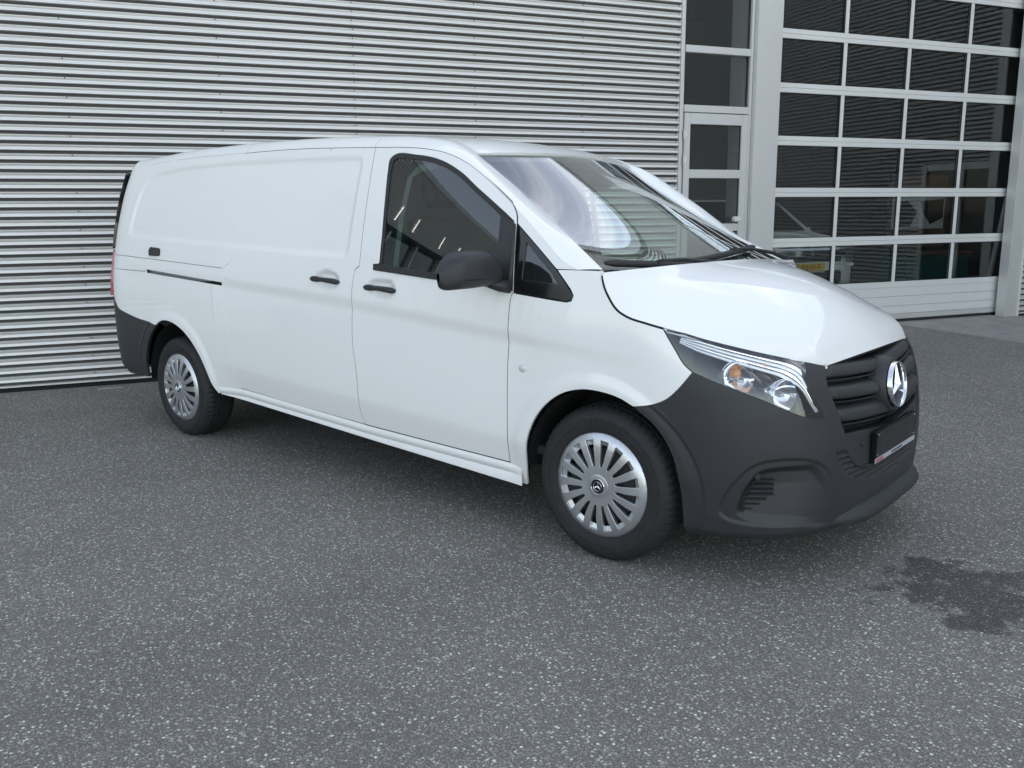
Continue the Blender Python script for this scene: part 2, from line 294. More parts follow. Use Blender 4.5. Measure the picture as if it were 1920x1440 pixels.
# asphalt: dark binder with pale chips
def asphalt():
    m = mat('asphalt', (.05, .05, .05), .85); t = m.node_tree; b = t.nodes['Principled BSDF']; l = t.links.new
    g = N(t, 'ShaderNodeNewGeometry')
    wn = N(t, 'ShaderNodeTexNoise'); wn.inputs['Scale'].default_value = 70; wn.inputs['Detail'].default_value = 3
    wa = N(t, 'ShaderNodeVectorMath', operation='SCALE'); wa.inputs['Scale'].default_value = .012; l(wn.outputs['Color'], wa.inputs[0])
    ad = N(t, 'ShaderNodeVectorMath', operation='ADD'); l(g.outputs['Position'], ad.inputs[0]); l(wa.outputs[0], ad.inputs[1])
    sc = N(t, 'ShaderNodeMapping'); sc.inputs['Scale'].default_value = (1, 1, 0); l(ad.outputs[0], sc.inputs[0])
    def chips(scale, lo, hi, dlo, dhi, rnd=1.0):
        v = N(t, 'ShaderNodeTexVoronoi', voronoi_dimensions='2D'); v.inputs['Scale'].default_value = scale; v.inputs['Randomness'].default_value = rnd; l(sc.outputs[0], v.inputs['Vector'])
        s = N(t, 'ShaderNodeSeparateColor'); l(v.outputs['Color'], s.inputs[0])
        a = N(t, 'ShaderNodeMapRange'); a.inputs['From Min'].default_value = lo; a.inputs['From Max'].default_value = hi; l(s.outputs[0], a.inputs[0])
        d = N(t, 'ShaderNodeMapRange'); d.inputs['From Min'].default_value = dhi; d.inputs['From Max'].default_value = dlo; l(v.outputs['Distance'], d.inputs[0])
        mu = N(t, 'ShaderNodeMath', operation='MULTIPLY', use_clamp=True); l(a.outputs[0], mu.inputs[0]); l(d.outputs[0], mu.inputs[1])
        return mu, s, v
    c1, s1, v1 = chips(86, .74, .97, .30, .44); c2, s2, v2 = chips(150, .50, .95, .25, .5); c3, s3, v3 = chips(58, .93, .98, .20, .31)
    # binder with mid grey aggregate
    big = N(t, 'ShaderNodeTexNoise'); big.inputs['Scale'].default_value = .55; big.inputs['Detail'].default_value = 7; big.inputs['Roughness'].default_value = .62; l(g.outputs['Position'], big.inputs['Vector'])
    fine = N(t, 'ShaderNodeTexNoise'); fine.inputs['Scale'].default_value = 160; fine.inputs['Detail'].default_value = 4; l(g.outputs['Position'], fine.inputs['Vector'])
    base = N(t, 'ShaderNodeValToRGB'); e = base.color_ramp.elements; e[0].position = .3; e[1].position = .75; e[0].color = (.078, .071, .061, 1); e[1].color = (.240, .222, .194, 1); l(fine.outputs['Fac'], base.inputs[0])
    m2 = N(t, 'ShaderNodeMix', data_type='RGBA'); m2.inputs[7].default_value = (.40, .385, .35, 1); l(c2.outputs[0], m2.inputs[0]); l(base.outputs[0], m2.inputs[6])
    cc = N(t, 'ShaderNodeValToRGB'); e = cc.color_ramp.elements; e[0].color = (.36, .35, .33, 1); e[1].color = (.74, .73, .70, 1); e.new(.55).color = (.60, .55, .48, 1); l(s1.outputs[1], cc.inputs[0])
    m1 = N(t, 'ShaderNodeMix', data_type='RGBA'); l(c1.outputs[0], m1.inputs[0]); l(m2.outputs[2], m1.inputs[6]); l(cc.outputs[0], m1.inputs[7])
    m3 = N(t, 'ShaderNodeMix', data_type='RGBA'); m3.inputs[7].default_value = (.80, .78, .74, 1); l(c3.outputs[0], m3.inputs[0]); l(m1.outputs[2], m3.inputs[6])
    # wear: large soft variation and one oil stained patch in front of the bay
    bigr = N(t, 'ShaderNodeMapRange'); bigr.inputs['From Min'].default_value = .3; bigr.inputs['From Max'].default_value = .7; bigr.inputs['To Min'].default_value = .82; bigr.inputs['To Max'].default_value = 1.16; l(big.outputs['Fac'], bigr.inputs[0])
    def blob(x, y, rx, ry, rot, k):
        mp_ = N(t, 'ShaderNodeMapping', vector_type='TEXTURE'); mp_.inputs['Location'].default_value = (x, y, 0); mp_.inputs['Rotation'].default_value = (0, 0, rot); mp_.inputs['Scale'].default_value = (rx, ry, 1000)
        nn = N(t, 'ShaderNodeTexNoise'); nn.inputs['Scale'].default_value = 4.5; nn.inputs['Detail'].default_value = 9; nn.inputs['Roughness'].default_value = .7; l(g.outputs['Position'], nn.inputs['Vector'])
        l(g.outputs['Position'], mp_.inputs[0]); ln = N(t, 'ShaderNodeVectorMath', operation='LENGTH'); l(mp_.outputs[0], ln.inputs[0])
        s_ = N(t, 'ShaderNodeMath', operation='MULTIPLY_ADD'); s_.inputs[1].default_value = 4.2; l(nn.outputs['Fac'], s_.inputs[0]); l(ln.outputs['Value'], s_.inputs[2])
        r_ = N(t, 'ShaderNodeMapRange'); r_.inputs['From Min'].default_value = 2.80; r_.inputs['From Max'].default_value = 3.05; r_.inputs['To Min'].default_value = k; r_.inputs['To Max'].default_value = 1.0; l(s_.outputs[0], r_.inputs[0]); return r_
    cur = bigr
    for a in ((1.30, -.27, .34, .34, 0, .40), (1.9, -.1, .45, .30, .5, .5)):
        r_ = blob(*a); q = N(t, 'ShaderNodeMath', operation='MULTIPLY'); l(cur.outputs[0], q.inputs[0]); l(r_.outputs[0], q.inputs[1]); cur = q
    vm = N(t, 'ShaderNodeVectorMath', operation='SCALE'); l(m3.outputs[2], vm.inputs[0]); l(cur.outputs[0], vm.inputs['Scale']); l(vm.outputs[0], b.inputs['Base Color'])
    hh = N(t, 'ShaderNodeMath', operation='ADD'); l(c1.outputs[0], hh.inputs[0]); l(c2.outputs[0], hh.inputs[1]); h2 = N(t, 'ShaderNodeMath', operation='ADD'); l(hh.outputs[0], h2.inputs[0]); l(fine.outputs['Fac'], h2.inputs[1])
    bp = N(t, 'ShaderNodeBump'); bp.inputs['Distance'].default_value = .0022; bp.inputs['Strength'].default_value = .8; l(h2.outputs[0], bp.inputs['Height']); l(bp.outputs[0], b.inputs['Normal'])
    return m
asph = asphalt()

# ---------------- helpers: meshes ----------------
def link(name, me, parent=None):
    o = bpy.data.objects.new(name, me); COL.objects.link(o)
    if parent: o.parent = parent
    return o
def mesh(name, V, F, m=None, parent=None, smooth=True, normals=None, sharp=None):
    me = bpy.data.meshes.new(name); me.from_pydata([tuple(map(float, v)) for v in V], [], [tuple(map(int, f)) for f in F])
    if m: me.materials.append(m)
    me.update()
    if smooth: me.polygons.foreach_set('use_smooth', [True]*len(me.polygons))
    if sharp is not None: me.set_sharp_from_angle(angle=R(sharp))
    if normals is not None: me.normals_split_custom_set_from_vertices([tuple(map(float, n)) for n in normals])
    return link(name, me, parent)
def thing(name, label, cat, loc=(0, 0, 0), group=None, rz=0):
    o = bpy.data.objects.new(name, None); COL.objects.link(o); o.location = loc; o.rotation_euler = (0, 0, rz)
    o['label'] = label; o['category'] = cat
    if group: o['group'] = group
    return o
def tag(o, label=None, cat=None, kind=None, group=None):
    for k, v in (('label', label), ('category', cat), ('kind', kind), ('group', group)):
        if v: o[k] = v
    return o
class MB:
    def __init__(s): s.V = []; s.F = []
    def add(s, V, F):
        n = len(s.V); s.V += [tuple(v) for v in V]; s.F += [tuple(i+n for i in f) for f in F]; return s
    def box(s, x0, x1, y0, y1, z0, z1):
        V = [(x, y, z) for x in (x0, x1) for y in (y0, y1) for z in (z0, z1)]
        return s.add(V, [(0, 1, 3, 2), (4, 6, 7, 5), (0, 4, 5, 1), (2, 3, 7, 6), (0, 2, 6, 4), (1, 5, 7, 3)])
    def tube(s, P, r, n=10, cap=True):
        P = [Vector(p) for p in P]; rs = r if hasattr(r, '__len__') else [r]*len(P); V = []; F = []
        up = Vector((0, 0, 1))
        for i, p in enumerate(P):
            d = (P[min(i+1, len(P)-1)]-P[max(i-1, 0)]).normalized()
            a = d.cross(up if abs(d.z) < .95 else Vector((1, 0, 0))).normalized(); b = d.cross(a)
            V += [tuple(p+rs[i]*(math.cos(t)*a+math.sin(t)*b)) for t in [2*math.pi*k/n for k in range(n)]]
        for i in range(len(P)-1):
            for k in range(n): F.append((i*n+k, i*n+(k+1) % n, (i+1)*n+(k+1) % n, (i+1)*n+k))
        if cap: F.append(tuple(range(n-1, -1, -1))); F.append(tuple((len(P)-1)*n+k for k in range(n)))
        return s.add(V, F)
    def lathe(s, prof, axis='y', n=48, c=(0, 0, 0)):
        """prof: list of (radius, offset along axis)"""
        V = []; F = []; m = len(prof)
        for k in range(n):
            t = 2*math.pi*k/n
            for r, a in prof:
                p = {'y': (c[0]+r*math.cos(t), c[1]+a, c[2]+r*math.sin(t)), 'z': (c[0]+r*math.cos(t), c[1]+r*math.sin(t), c[2]+a), 'x': (c[0]+a, c[1]+r*math.cos(t), c[2]+r*math.sin(t))}[axis]
                V.append(p)
        for k in range(n):
            for j in range(m-1): F.append((k*m+j, k*m+j+1, ((k+1) % n)*m+j+1, ((k+1) % n)*m+j))
        return s.add(V, F)
    def grid(s, P):
        """P[i][j] points"""
        P = np.asarray(P); a, b = P.shape[:2]
        return s.add(P.reshape(-1, 3).tolist(), [(i*b+j, (i+1)*b+j, (i+1)*b+j+1, i*b+j+1) for i in range(a-1) for j in range(b-1)])
    def build(s, name, m=None, parent=None, smooth=False, sharp=None, bevel=0, seg=2):
        o = mesh(name, s.V, s.F, m, parent, smooth=smooth or sharp is not None, sharp=None)
        bm = bmesh.new(); bm.from_mesh(o.data); bmesh.ops.recalc_face_normals(bm, faces=bm.faces)
        if bevel: bmesh.ops.bevel(bm, geom=[e for e in bm.edges if e.is_manifold and e.calc_face_angle(0) > .5], offset=bevel, segments=seg, affect='EDGES', clamp_overlap=True)
        bm.to_mesh(o.data); bm.free()
        if smooth or sharp is not None or bevel: o.data.polygons.foreach_set('use_smooth', [True]*len(o.data.polygons))
        if sharp is not None or bevel: o.data.set_sharp_from_angle(angle=R(sharp or 35))
        return o
def inpoly(x, z, P):
    c = np.zeros(np.shape(x), bool); n = len(P)
    for i in range(n):
        x1, z1 = P[i]; x2, z2 = P[(i+1) % n]
        if z1 == z2: continue
        k = ((z1 > z) != (z2 > z)) & (x < (x2-x1)*(z-z1)/(z2-z1)+x1); c ^= k
    return c
def segdist(x, z, P, closed=True):
    d = np.full(np.shape(x), 9.); n = len(P)
    for i in range(n if closed else n-1):
        a = np.array(P[i]); b = np.array(P[(i+1) % n]); ab = b-a; L2 = ab@ab+1e-12
        t = np.clip(((x-a[0])*ab[0]+(z-a[1])*ab[1])/L2, 0, 1)
        d = np.minimum(d, np.hypot(x-a[0]-t*ab[0], z-a[1]-t*ab[1]))
    return d
def sdist(x, z, P): return np.where(inpoly(x, z, P), -1, 1)*segdist(x, z, P)
def dense(P, step, closed=True):
    out = []; n = len(P)
    for i in range(n if closed else n-1):
        a = np.array(P[i], float); b = np.array(P[(i+1) % n], float); k = max(1, int(math.ceil(np.linalg.norm(b-a)/step)))
        for j in range(k): out.append(tuple(a+(b-a)*j/k))
    if not closed: out.append(tuple(P[-1]))
    return out
def curvy(P, step=.012):
    """smooth curve through a traced edge"""
    c = Crv([(a, b, 0) for a, b in P]); L_ = sum(math.dist(P[i], P[i+1]) for i in range(len(P)-1)); n = max(2, int(L_/step))
    return [tuple(v[:2]) for v in c(np.linspace(0, 1, n+1))]
def area(P): return .5*sum(P[i][0]*P[(i+1) % len(P)][1]-P[(i+1) % len(P)][0]*P[i][1] for i in range(len(P)))
def inset(P, d):
    if area(P) < 0: P = P[::-1]
    n = len(P); o = []
    for i in range(n):
        a = np.array(P[i-1]); b = np.array(P[i]); c = np.array(P[(i+1) % n]); e1 = b-a; e2 = c-b
        e1 /= np.linalg.norm(e1)+1e-9; e2 /= np.linalg.norm(e2)+1e-9
        n1 = np.array((-e1[1], e1[0])); n2 = np.array((-e2[1], e2[0])); m_ = n1+n2; k = max(.5, (m_@n1)); o.append(tuple(b+m_/k*d*1.0))
    return o
def dedup(P, e=.0015):
    o = []
    for p in P:
        if not o or math.dist(p, o[-1]) > e: o.append(tuple(map(float, p)))
    while len(o) > 3 and math.dist(o[0], o[-1]) < e: o.pop()
    return o
BOTH = 2
def panel(name, P, m, parent, fn=None, holes=(), step=.02, bstep=.012, gap=.0036, flange=.012, off=0.0, side=0, disp=None, label=None, thick=0, stepz=None):
    """a skin panel cut to the outline P in the surface's own coordinates. side 0 right, 1 left, 2 right and left (a copy each), 3 both halves in one mesh"""
    fn = fn or surf; stepz = stepz or step
    P = dedup(P, .004); H = [dedup(h, .004) for h in holes]
    if gap: P = inset(P, gap); H = [inset(h, -gap)for h in H]
    elif area(P) < 0: P = P[::-1]
    P = dedup(dense(P, bstep)); H = [dedup(dense(h, bstep)) for h in H]
    a = np.array(P); lo, hi = a.min(0), a.max(0)
    gx, gz = np.meshgrid(np.arange(lo[0]+step/2, hi[0], step), np.arange(lo[1]+stepz/2, hi[1], stepz)); gx = gx.ravel(); gz = gz.ravel()
    gx = gx+(np.arange(len(gx)) % 7-3)*1e-5; ok = inpoly(gx, gz, P) & (segdist(gx, gz, P) > bstep*.45)
    for h in H: ok &= ~inpoly(gx, gz, h) & (segdist(gx, gz, h) > bstep*.45)
    pts = list(P); edges = [(i, (i+1) % len(P)) for i in range(len(P))]
    for h in H:
        n0 = len(pts); pts += h; edges += [(n0+i, n0+(i+1) % len(h)) for i in range(len(h))]
    nb = len(pts); pts += list(zip(gx[ok], gz[ok]))
    res = delaunay_2d_cdt([Vector(p) for p in pts], edges, [], 0, 1e-6)
    V2 = np.array([tuple(v) for v in res[0]]); T = [t for t in res[2] if len(t) == 3]
    T = np.array(T); c = V2[T].mean(1); k = inpoly(c[:, 0], c[:, 1], P)
    for h in H: k &= ~inpoly(c[:, 0], c[:, 1], h)
    T = T[k]
    e1 = V2[T[:, 1]]-V2[T[:, 0]]; e2 = V2[T[:, 2]]-V2[T[:, 0]]; s = e1[:, 0]*e2[:, 1]-e1[:, 1]*e2[:, 0]; T[s < 0] = T[s < 0][:, ::-1]
    A, B = V2[:, 0], V2[:, 1]
    f2 = (lambda u, v: fn(u, v)-nrm(fn, u, v)*disp(u, v)[..., None]) if disp is not None else fn
    Nn = nrm(f2, A, B); X = f2(A, B)+Nn*off
    V = X.tolist(); NN = Nn.tolist(); F = T.tolist()
    if flange:
        from collections import Counter
        ec = Counter(); 
        for t in F:
            for i in range(3): ec[(t[i], t[(i+1) % 3])] += 1
        be = [e for e in ec if (e[1], e[0]) not in ec]
        idx = {}
        for e in be:
            for v in e:
                if v not in idx: idx[v] = None
        dirs = {v: np.zeros(3) for v in idx}
        for i, j in be:
            t = X[j]-X[i]; o_ = np.cross(t, Nn[i]); o_ /= np.linalg.norm(o_)+1e-9; dirs[i] += o_; dirs[j] += o_
        r_ = min(.0022, flange*.3)
        for v in idx:
            d = dirs[v]/(np.linalg.norm(dirs[v])+1e-9)
            idx[v] = len(V); 
            V.append((X[v]+d*r_*.55-Nn[v]*r_*.45).tolist()); q = d*.8+Nn[v]*.6; NN.append((q/np.linalg.norm(q)).tolist())
            V.append((X[v]+d*r_*.8-Nn[v]*r_*1.6).tolist()); NN.append(d.tolist())
            V.append((X[v]+d*r_*.8-Nn[v]*flange).tolist()); NN.append(d.tolist())
        for i, j in be:
            a_, b_ = idx[i], idx[j]
            F += [(j, i, a_, b_), (b_, a_, a_+1, b_+1), (b_+1, a_+1, a_+2, b_+2)]
    V = np.array(V); NN = np.array(NN); objs = []
    if side == 3:
        Vm = V*[1, -1, 1]; Nm = NN*[1, -1, 1]; n = len(V)
        cen = np.abs(V[:, 1]) < 1e-4
        remap = np.where(cen, np.arange(n), np.arange(n)+n)
        Fm = [tuple(int(remap[i]) for i in f[::-1]) for f in F]
        NN[cen, 1] = 0; V2_ = np.concatenate([V, Vm])
        objs.append(mesh(name, V2_, list(F)+Fm, m, parent, normals=np.concatenate([NN, Nm])))
    else:
        if side in (0, 2): objs.append(mesh(name, V, F, m, parent, normals=NN))
        if side in (1, 2): objs.append(mesh(name, V*[1, -1, 1], [f[::-1] for f in F], m, parent, normals=NN*[1, -1, 1]))
    if label:
        for o in objs: o['label'] = label
    return objs[0] if len(objs) == 1 else objs
def text_mesh(body, size, m, parent, name, mw, depth=.0008, align='CENTER'):
    cu = bpy.data.curves.new('lettering', 'FONT'); cu.body = body; cu.size = size; cu.extrude = depth; cu.align_x = align; cu.align_y = 'CENTER'; cu.resolution_u = 3
    o = bpy.data.objects.new('lettering', cu); COL.objects.link(o)
    dg = bpy.context.evaluated_depsgraph_get(); me = bpy.data.meshes.new_from_object(o.evaluated_get(dg)); bpy.data.objects.remove(o)
    me.transform(mw); me.materials.clear(); me.materials.append(m)
    return link(name, me, parent)
# =====================================================================
#  GROUND
# =====================================================================
def LW(a, n, z=0): return Vector((a*WD.x+n*WN.x, a*WD.y+n*WN.y, z))
g = mesh('ground', [(-350, -350, 0), (350, -350, 0), (350, 350, 0), (-350, 350, 0)], [(0, 1, 2, 3)], asph, smooth=False); tag(g, 'coarse grey asphalt with pale stone chips and a dark oil stain', kind='structure')
def slab(name, a0, a1, n0, n1, z0, z1, m, label):
    b = MB(); P = [LW(a, n, z) for a in (a0, a1) for n in (n0, n1) for z in (z0, z1)]
    b.add(P, [(0, 1, 3, 2), (4, 6, 7, 5), (0, 4, 5, 1), (2, 3, 7, 6), (0, 2, 6, 4), (1, 5, 7, 3)]); return tag(b.build(name, m, bevel=.002), label, kind='structure')
slab('concrete_apron', 6.335, 12.9, -4.84, 1.5, -.1, .010, concrete, 'pale concrete ramp slab in front of the glazed bay door')
slab('threshold', 4.25, 8.22, -5.2, -4.845, -.1, .016, concrete, 'concrete threshold under the glazed bay door')
for k in range(11): slab('edging_kerb', -7.8+k*1.0+.004, -8+k*1.0-.004, -4.700, -4.660, -.1, .006, concrete, 'thin concrete edging kerb at the foot of the corrugated wall')

# =====================================================================
#  WORKSHOP
# =====================================================================
PIT = .0772; ZC = -.010; HT_W = 7.6; HLO = 6.0; YF = 4.85
bld = thing('workshop_building', 'silver corrugated workshop with a large glazed bay door and a narrow glass side door', 'workshop', rz=WANG)
ribs = [(0,.034),(.0118,.034),(.0128,.012),(.0145,.0035),(.0170,.0),(.0265,.0002),(.0305,.0036),(.0450,.0040),(.0490,.0002),(.0602,.0),(.0627,.0035),(.0644,.012),(.0654,.034)]
def sheet(name, a0, a1, z0, z1, parent, m=clad, y0=YF, ax='x', nx=2, wob=.0015):
    zz = []; k = int(math.floor((z0-ZC)/PIT))
    while ZC+k*PIT < z1:
        for dz, d in ribs:
            z = ZC+k*PIT+dz
            if z0 <= z <= z1: zz.append((z, d))
        k += 1
    P = []
    aa = np.linspace(a0, a1, nx)
    for a in aa:
        o_ = wob*math.sin(a*1.7)
        P.append([((a, y0+d+o_, z) if ax == 'x' else (y0+d, a, z)) for z, d in zz])
    b = MB().grid(P)
    o = b.build(name, m, parent, smooth=True, sharp=48)
    o.data.materials.append(groove_shade); n_ = len(zz)-1      # groove floors coloured dark, standing in for the shade inside them
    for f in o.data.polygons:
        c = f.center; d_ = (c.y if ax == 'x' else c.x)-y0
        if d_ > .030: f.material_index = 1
    return o
lap = .0022
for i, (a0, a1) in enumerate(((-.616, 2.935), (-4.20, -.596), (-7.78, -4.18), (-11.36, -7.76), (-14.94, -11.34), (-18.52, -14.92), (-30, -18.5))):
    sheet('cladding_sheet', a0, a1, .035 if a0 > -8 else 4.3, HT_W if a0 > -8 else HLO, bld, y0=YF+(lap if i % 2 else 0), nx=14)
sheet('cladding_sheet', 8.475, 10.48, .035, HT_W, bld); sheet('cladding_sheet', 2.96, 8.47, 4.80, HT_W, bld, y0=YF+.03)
MB().box(-7.76, 2.96, YF+.08, YF+.20, 0, HT_W-.05).build('wall_core', dark, bld)
MB().box(-30, -7.79, YF+.08, YF+.20, 4.3, HLO-.03).build('wall_core', dark, bld); MB().box(-30, -7.8, YF-.03, YF+.25, HLO, HLO+.16).build('roof_edge', alu, bld, bevel=.004); MB().box(-30, -7.8, YF+.25, 20, HLO-.1, HLO).build('flat_roof', rubber, bld)
MB().box(-7.79, 10.5, YF-.05, YF+.25, HT_W, HT_W+.22).build('roof_edge', alu, bld, bevel=.004)
MB().box(-7.7, 2.935, YF+.004, YF+.045, .0, .03).build('base_trim', dark, bld)
# fixing screws
sc = MB()
def screw(a, z): sc.lathe([(0,-.006),(.0045,-.006),(.0055,-.004),(.0055,.0)], 'y', 8, (a, YF, z))
for col, every, ph in ((-3.02, 2, 1), (-1.80, 2, 0), (.586, 2, 0), (1.763, 2, 1), (-5.4, 2, 0), (-6.6, 2, 1)):
    for k in range(1, 60):
        if (k+ph) % every == 0 and random.random() > .06: screw(col+random.uniform(-.003, .003), ZC+k*PIT+.055)
for col in (-.606, 2.90, -4.19):
    for k in range(1, 60): screw(col+random.uniform(-.004, .004), ZC+k*PIT+.054)
tag(sc.build('fixing_screws', screwm, bld, smooth=True, sharp=40), kind='stuff')
# far end of the front: dark shop glazing under the cladding
gz = MB().box(-30, -7.8, YF+.10, YF+.12, .0, 4.26).build('shop_glazing', g_dark, bld)
for a in np.arange(-30, -7.8, 1.5): MB().box(a-.03, a+.03, YF+.02, YF+.10, 0, 4.2).build('glazing_bar', alu, bld)
MB().box(-30, -7.8, YF-.02, YF+.10, 4.2, 4.3).build('glazing_head', dark, bld)
for a in (-10.3, -11.3, -13.0, -14.2): MB().box(a-.012, a+.012, YF-.01, YF+.0, 4.5, 4.95).build('slit_window', lampw, bld)
MB().box(-30, -7.8, YF+.14, YF+.2, 0, 4.26).build('glazing_back', dark, bld)
# side door bay
def frame(parent, name, a0, a1, z0, z1, y0, y1, m=alu, bev=.004): return MB().box(a0, a1, y0, y1, z0, z1).build(name, m, parent, bevel=bev)
frame(bld, 'corner_trim', 2.938, 2.972, 0, 5.3, YF-.010, YF+.16); frame(bld, 'door_post', 2.976, 3.012, 0, 5.3, YF+.030, YF+.16)
frame(bld, 'door_post', 3.868, 3.905, 0, 5.3, YF+.022, YF+.16)
frame(bld, 'column_casing', 3.908, 4.248, 0, 5.3, YF-.035, YF+.45, m=alu, bev=.006)
for z0, z1, nm in ((2.528, 2.604, 'transom'), (3.148, 3.222, 'transom'), (3.86, 3.93, 'transom'), (4.6, 4.8, 'transom')): frame(bld, nm, 3.0125, 3.8675, z0, z1, YF+.018, YF+.14)
for z0, z1 in ((2.606, 3.146), (3.224, 3.858), (3.932, 4.6)):
    w_ = frame(bld, 'window_pane', 3.014, 3.866, z0, z1, YF+.075, YF+.087, m=g_hall, bev=0)
    frame(w_, 'glazing_bead', 3.0145, 3.0285, z0+.001, z1-.001, YF+.055, YF+.074, m=rubber, bev=0); frame(w_, 'glazing_bead', 3.8535, 3.8655, z0+.001, z1-.001, YF+.055, YF+.074, m=rubber, bev=0)
sd_ = frame(bld, 'side_door', 3.018, 3.095, .02, 2.518, YF+.012, YF+.085)
frame(sd_, 'door_rail', 3.776, 3.862, .02, 2.518, YF+.012, YF+.085)
for z0, z1 in ((2.402, 2.518), (1.826, 1.918), (1.240, 1.322), (.02, .30)): frame(sd_, 'door_rail', 3.0955, 3.7755, z0, z1, YF+.0125, YF+.0845)
for z0, z1 in ((1.919, 2.401), (1.323, 1.825), (.301, 1.239)):
    frame(sd_, 'door_pane', 3.096, 3.775, z0, z1, YF+.045, YF+.055, m=g_hall, bev=0)
    frame(sd_, 'pane_bead', 3.768, 3.775, z0, z1, YF+.030, YF+.044, m=rubber, bev=0); frame(sd_, 'pane_bead', 3.096, 3.775, z1-.007, z1, YF+.030, YF+.044, m=rubber, bev=0)
for z in (2.29, 2.02, .35):
    h = frame(sd_, 'hinge', 3.000, 3.020, z-.055, z+.055, YF-.004, YF+.012, m=mat('hinge alu %.2f' % z, (.6, .61, .62), .35, .6), bev=.004); frame(sd_, 'hinge', 3.0205, 3.048, z-.03, z+.03, YF+.002, YF+.0115, m=alu2, bev=.003)
kn = MB().lathe([(0,-.075),(.026,-.073),(.033,-.060),(.034,-.045),(.030,-.038),(.030,-.02),(.012,-.018),(.012,.0)], 'y', 20).build('door_knob', white2, sd_, smooth=True, sharp=40); kn.location = (3.70, YF+.012, 1.372)
frame(sd_, 'handle_plate', 3.70, 3.772, 1.345, 1.398, YF-.045, YF-.004, m=alu2, bev=.012)
# the glazed sectional door
DY = YF+.20
dr = thing('x', 'x', 'x'); bpy.data.objects.remove(dr)
A0, A1 = 4.40, 8.44
bay = frame(bld, 'bay_door', 4.262, 4.398, .05, 4.72, DY, DY+.045, m=alu2, bev=.003)
frame(bay, 'door_stile', 8.358, 8.442, .05, 4.72, DY, DY+.045, m=alu2, bev=.003)
rails = [1.078+.5965*k for k in range(7)]
for z in rails:
    frame(bay, 'door_rail', 4.3985, 8.3575, z-.052, z-.0012, DY-.0005, DY+.044, m=alu2, bev=.003); frame(bay, 'door_rail', 4.3985, 8.3575, z+.0012, z+.054, DY+.0005, DY+.044, m=alu2, bev=.003)
frame(bay, 'door_rail', 4.3985, 8.3575, .470, .545, DY, DY+.044, m=alu2, bev=.003)
mull = [5.372, 6.383, 7.385]; edges_ = [4.3985]+[v for m_ in mull for v in (m_-.0265, m_+.0265)]+[8.3575]
zl_ = [.5455]+[v for z in rails for v in (z-.0525, z+.0545)]
for r_ in range(7):
    z0, z1 = zl_[2*r_], zl_[2*r_+1]
    for c_ in range(4):
        x0, x1 = edges_[2*c_], edges_[2*c_+1]
        p_ = frame(bay, 'door_pane', x0+.001, x1-.001, z0+.001, z1-.001, DY+.022, DY+.030, m=g_hall, bev=0)
    for m_ in mull: frame(bay, 'door_mullion', m_-.026, m_+.026, z0+.0003, z1-.0003, DY+.001, DY+.040, m=alu2, bev=.003)
    b_ = MB()
    for c_ in range(4):
        x0, x1 = edges_[2*c_], edges_[2*c_+1]
        b_.box(x0+.0005, x1-.0005, DY+.008, DY+.021, z1-.009, z1-.0005); b_.box(x1-.012, x1-.0005, DY+.0082, DY+.0212, z0+.0005, z1-.0095); b_.box(x0+.0005, x1-.0125, DY+.0082, DY+.0212, z0+.0005, z0+.007)
    b_.build('pane_seal', rubber, bay)
for z0, z1 in ((.3515, .4685), (.2285, .3485), (.1235, .2255)): frame(bay, 'door_panel', 4.3985, 8.3575, z0, z1, DY+.002, DY+.044, m=alu2, bev=.005)
frame(bay, 'door_panel', 4.3985, 8.3575, .056, .1205, DY-.006, DY+.044, m=alu, bev=.004)
frame(bay, 'door_seal', 4.3, 8.44, .018, .0555, DY+.004, DY+.03, m=rubber, bev=.004)
frame(bay, 'door_seal', 8.4425, 8.50, .018, 4.8, DY-.05, DY+.05, m=rubber, bev=.0)
frame(bld, 'column_casing', 8.222, 8.440, 0, 5.3, YF-.002, YF+.145, m=alu, bev=.006); frame(bld, 'corner_trim', 8.4415, 8.474, 0, 5.3, YF-.02, YF+.10, m=alu2, bev=.003)
frame(bld, 'door_lintel', 4.25, 8.2, 4.73, 4.80, YF+.05, YF+.3)
# hall inside
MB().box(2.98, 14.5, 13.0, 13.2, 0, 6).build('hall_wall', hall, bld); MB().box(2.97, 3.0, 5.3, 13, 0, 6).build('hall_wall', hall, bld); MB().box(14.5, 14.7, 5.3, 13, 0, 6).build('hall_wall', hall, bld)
MB().box(2.97, 14.7, 8.8, 13.2, 5.4, 5.6).build('hall_ceiling', hall, bld); MB().box(2.97, 14.7, 5.06, 5.5, 5.4, 5.6).build('hall_ceiling', hall, bld); MB().box(2.97, 14.7, 5.5, 8.8, 5.5, 5.52).build('added_rooflight', g_clear, bld); MB().box(3.0, 14.5, 5.11, 13, .002, .012).build('hall_floor', hallf, bld)  # glazed ceiling opening is added so daylight reaches the parked car
MB().box(-7.8, 10.6, 8.8, 20, HT_W-.1, HT_W).build('flat_roof', rubber, bld); MB().box(-7.8, 2.97, 5.1, 8.799, HT_W-.1, HT_W).build('flat_roof', rubber, bld)  # unseen roof left open over the bay to let sky light in
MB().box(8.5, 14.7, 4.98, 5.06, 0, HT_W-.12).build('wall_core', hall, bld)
frame(bld, 'door_lintel', 2.98, 8.5, 4.81, HT_W-.12, 5.0, 5.05, m=hall, bev=0)

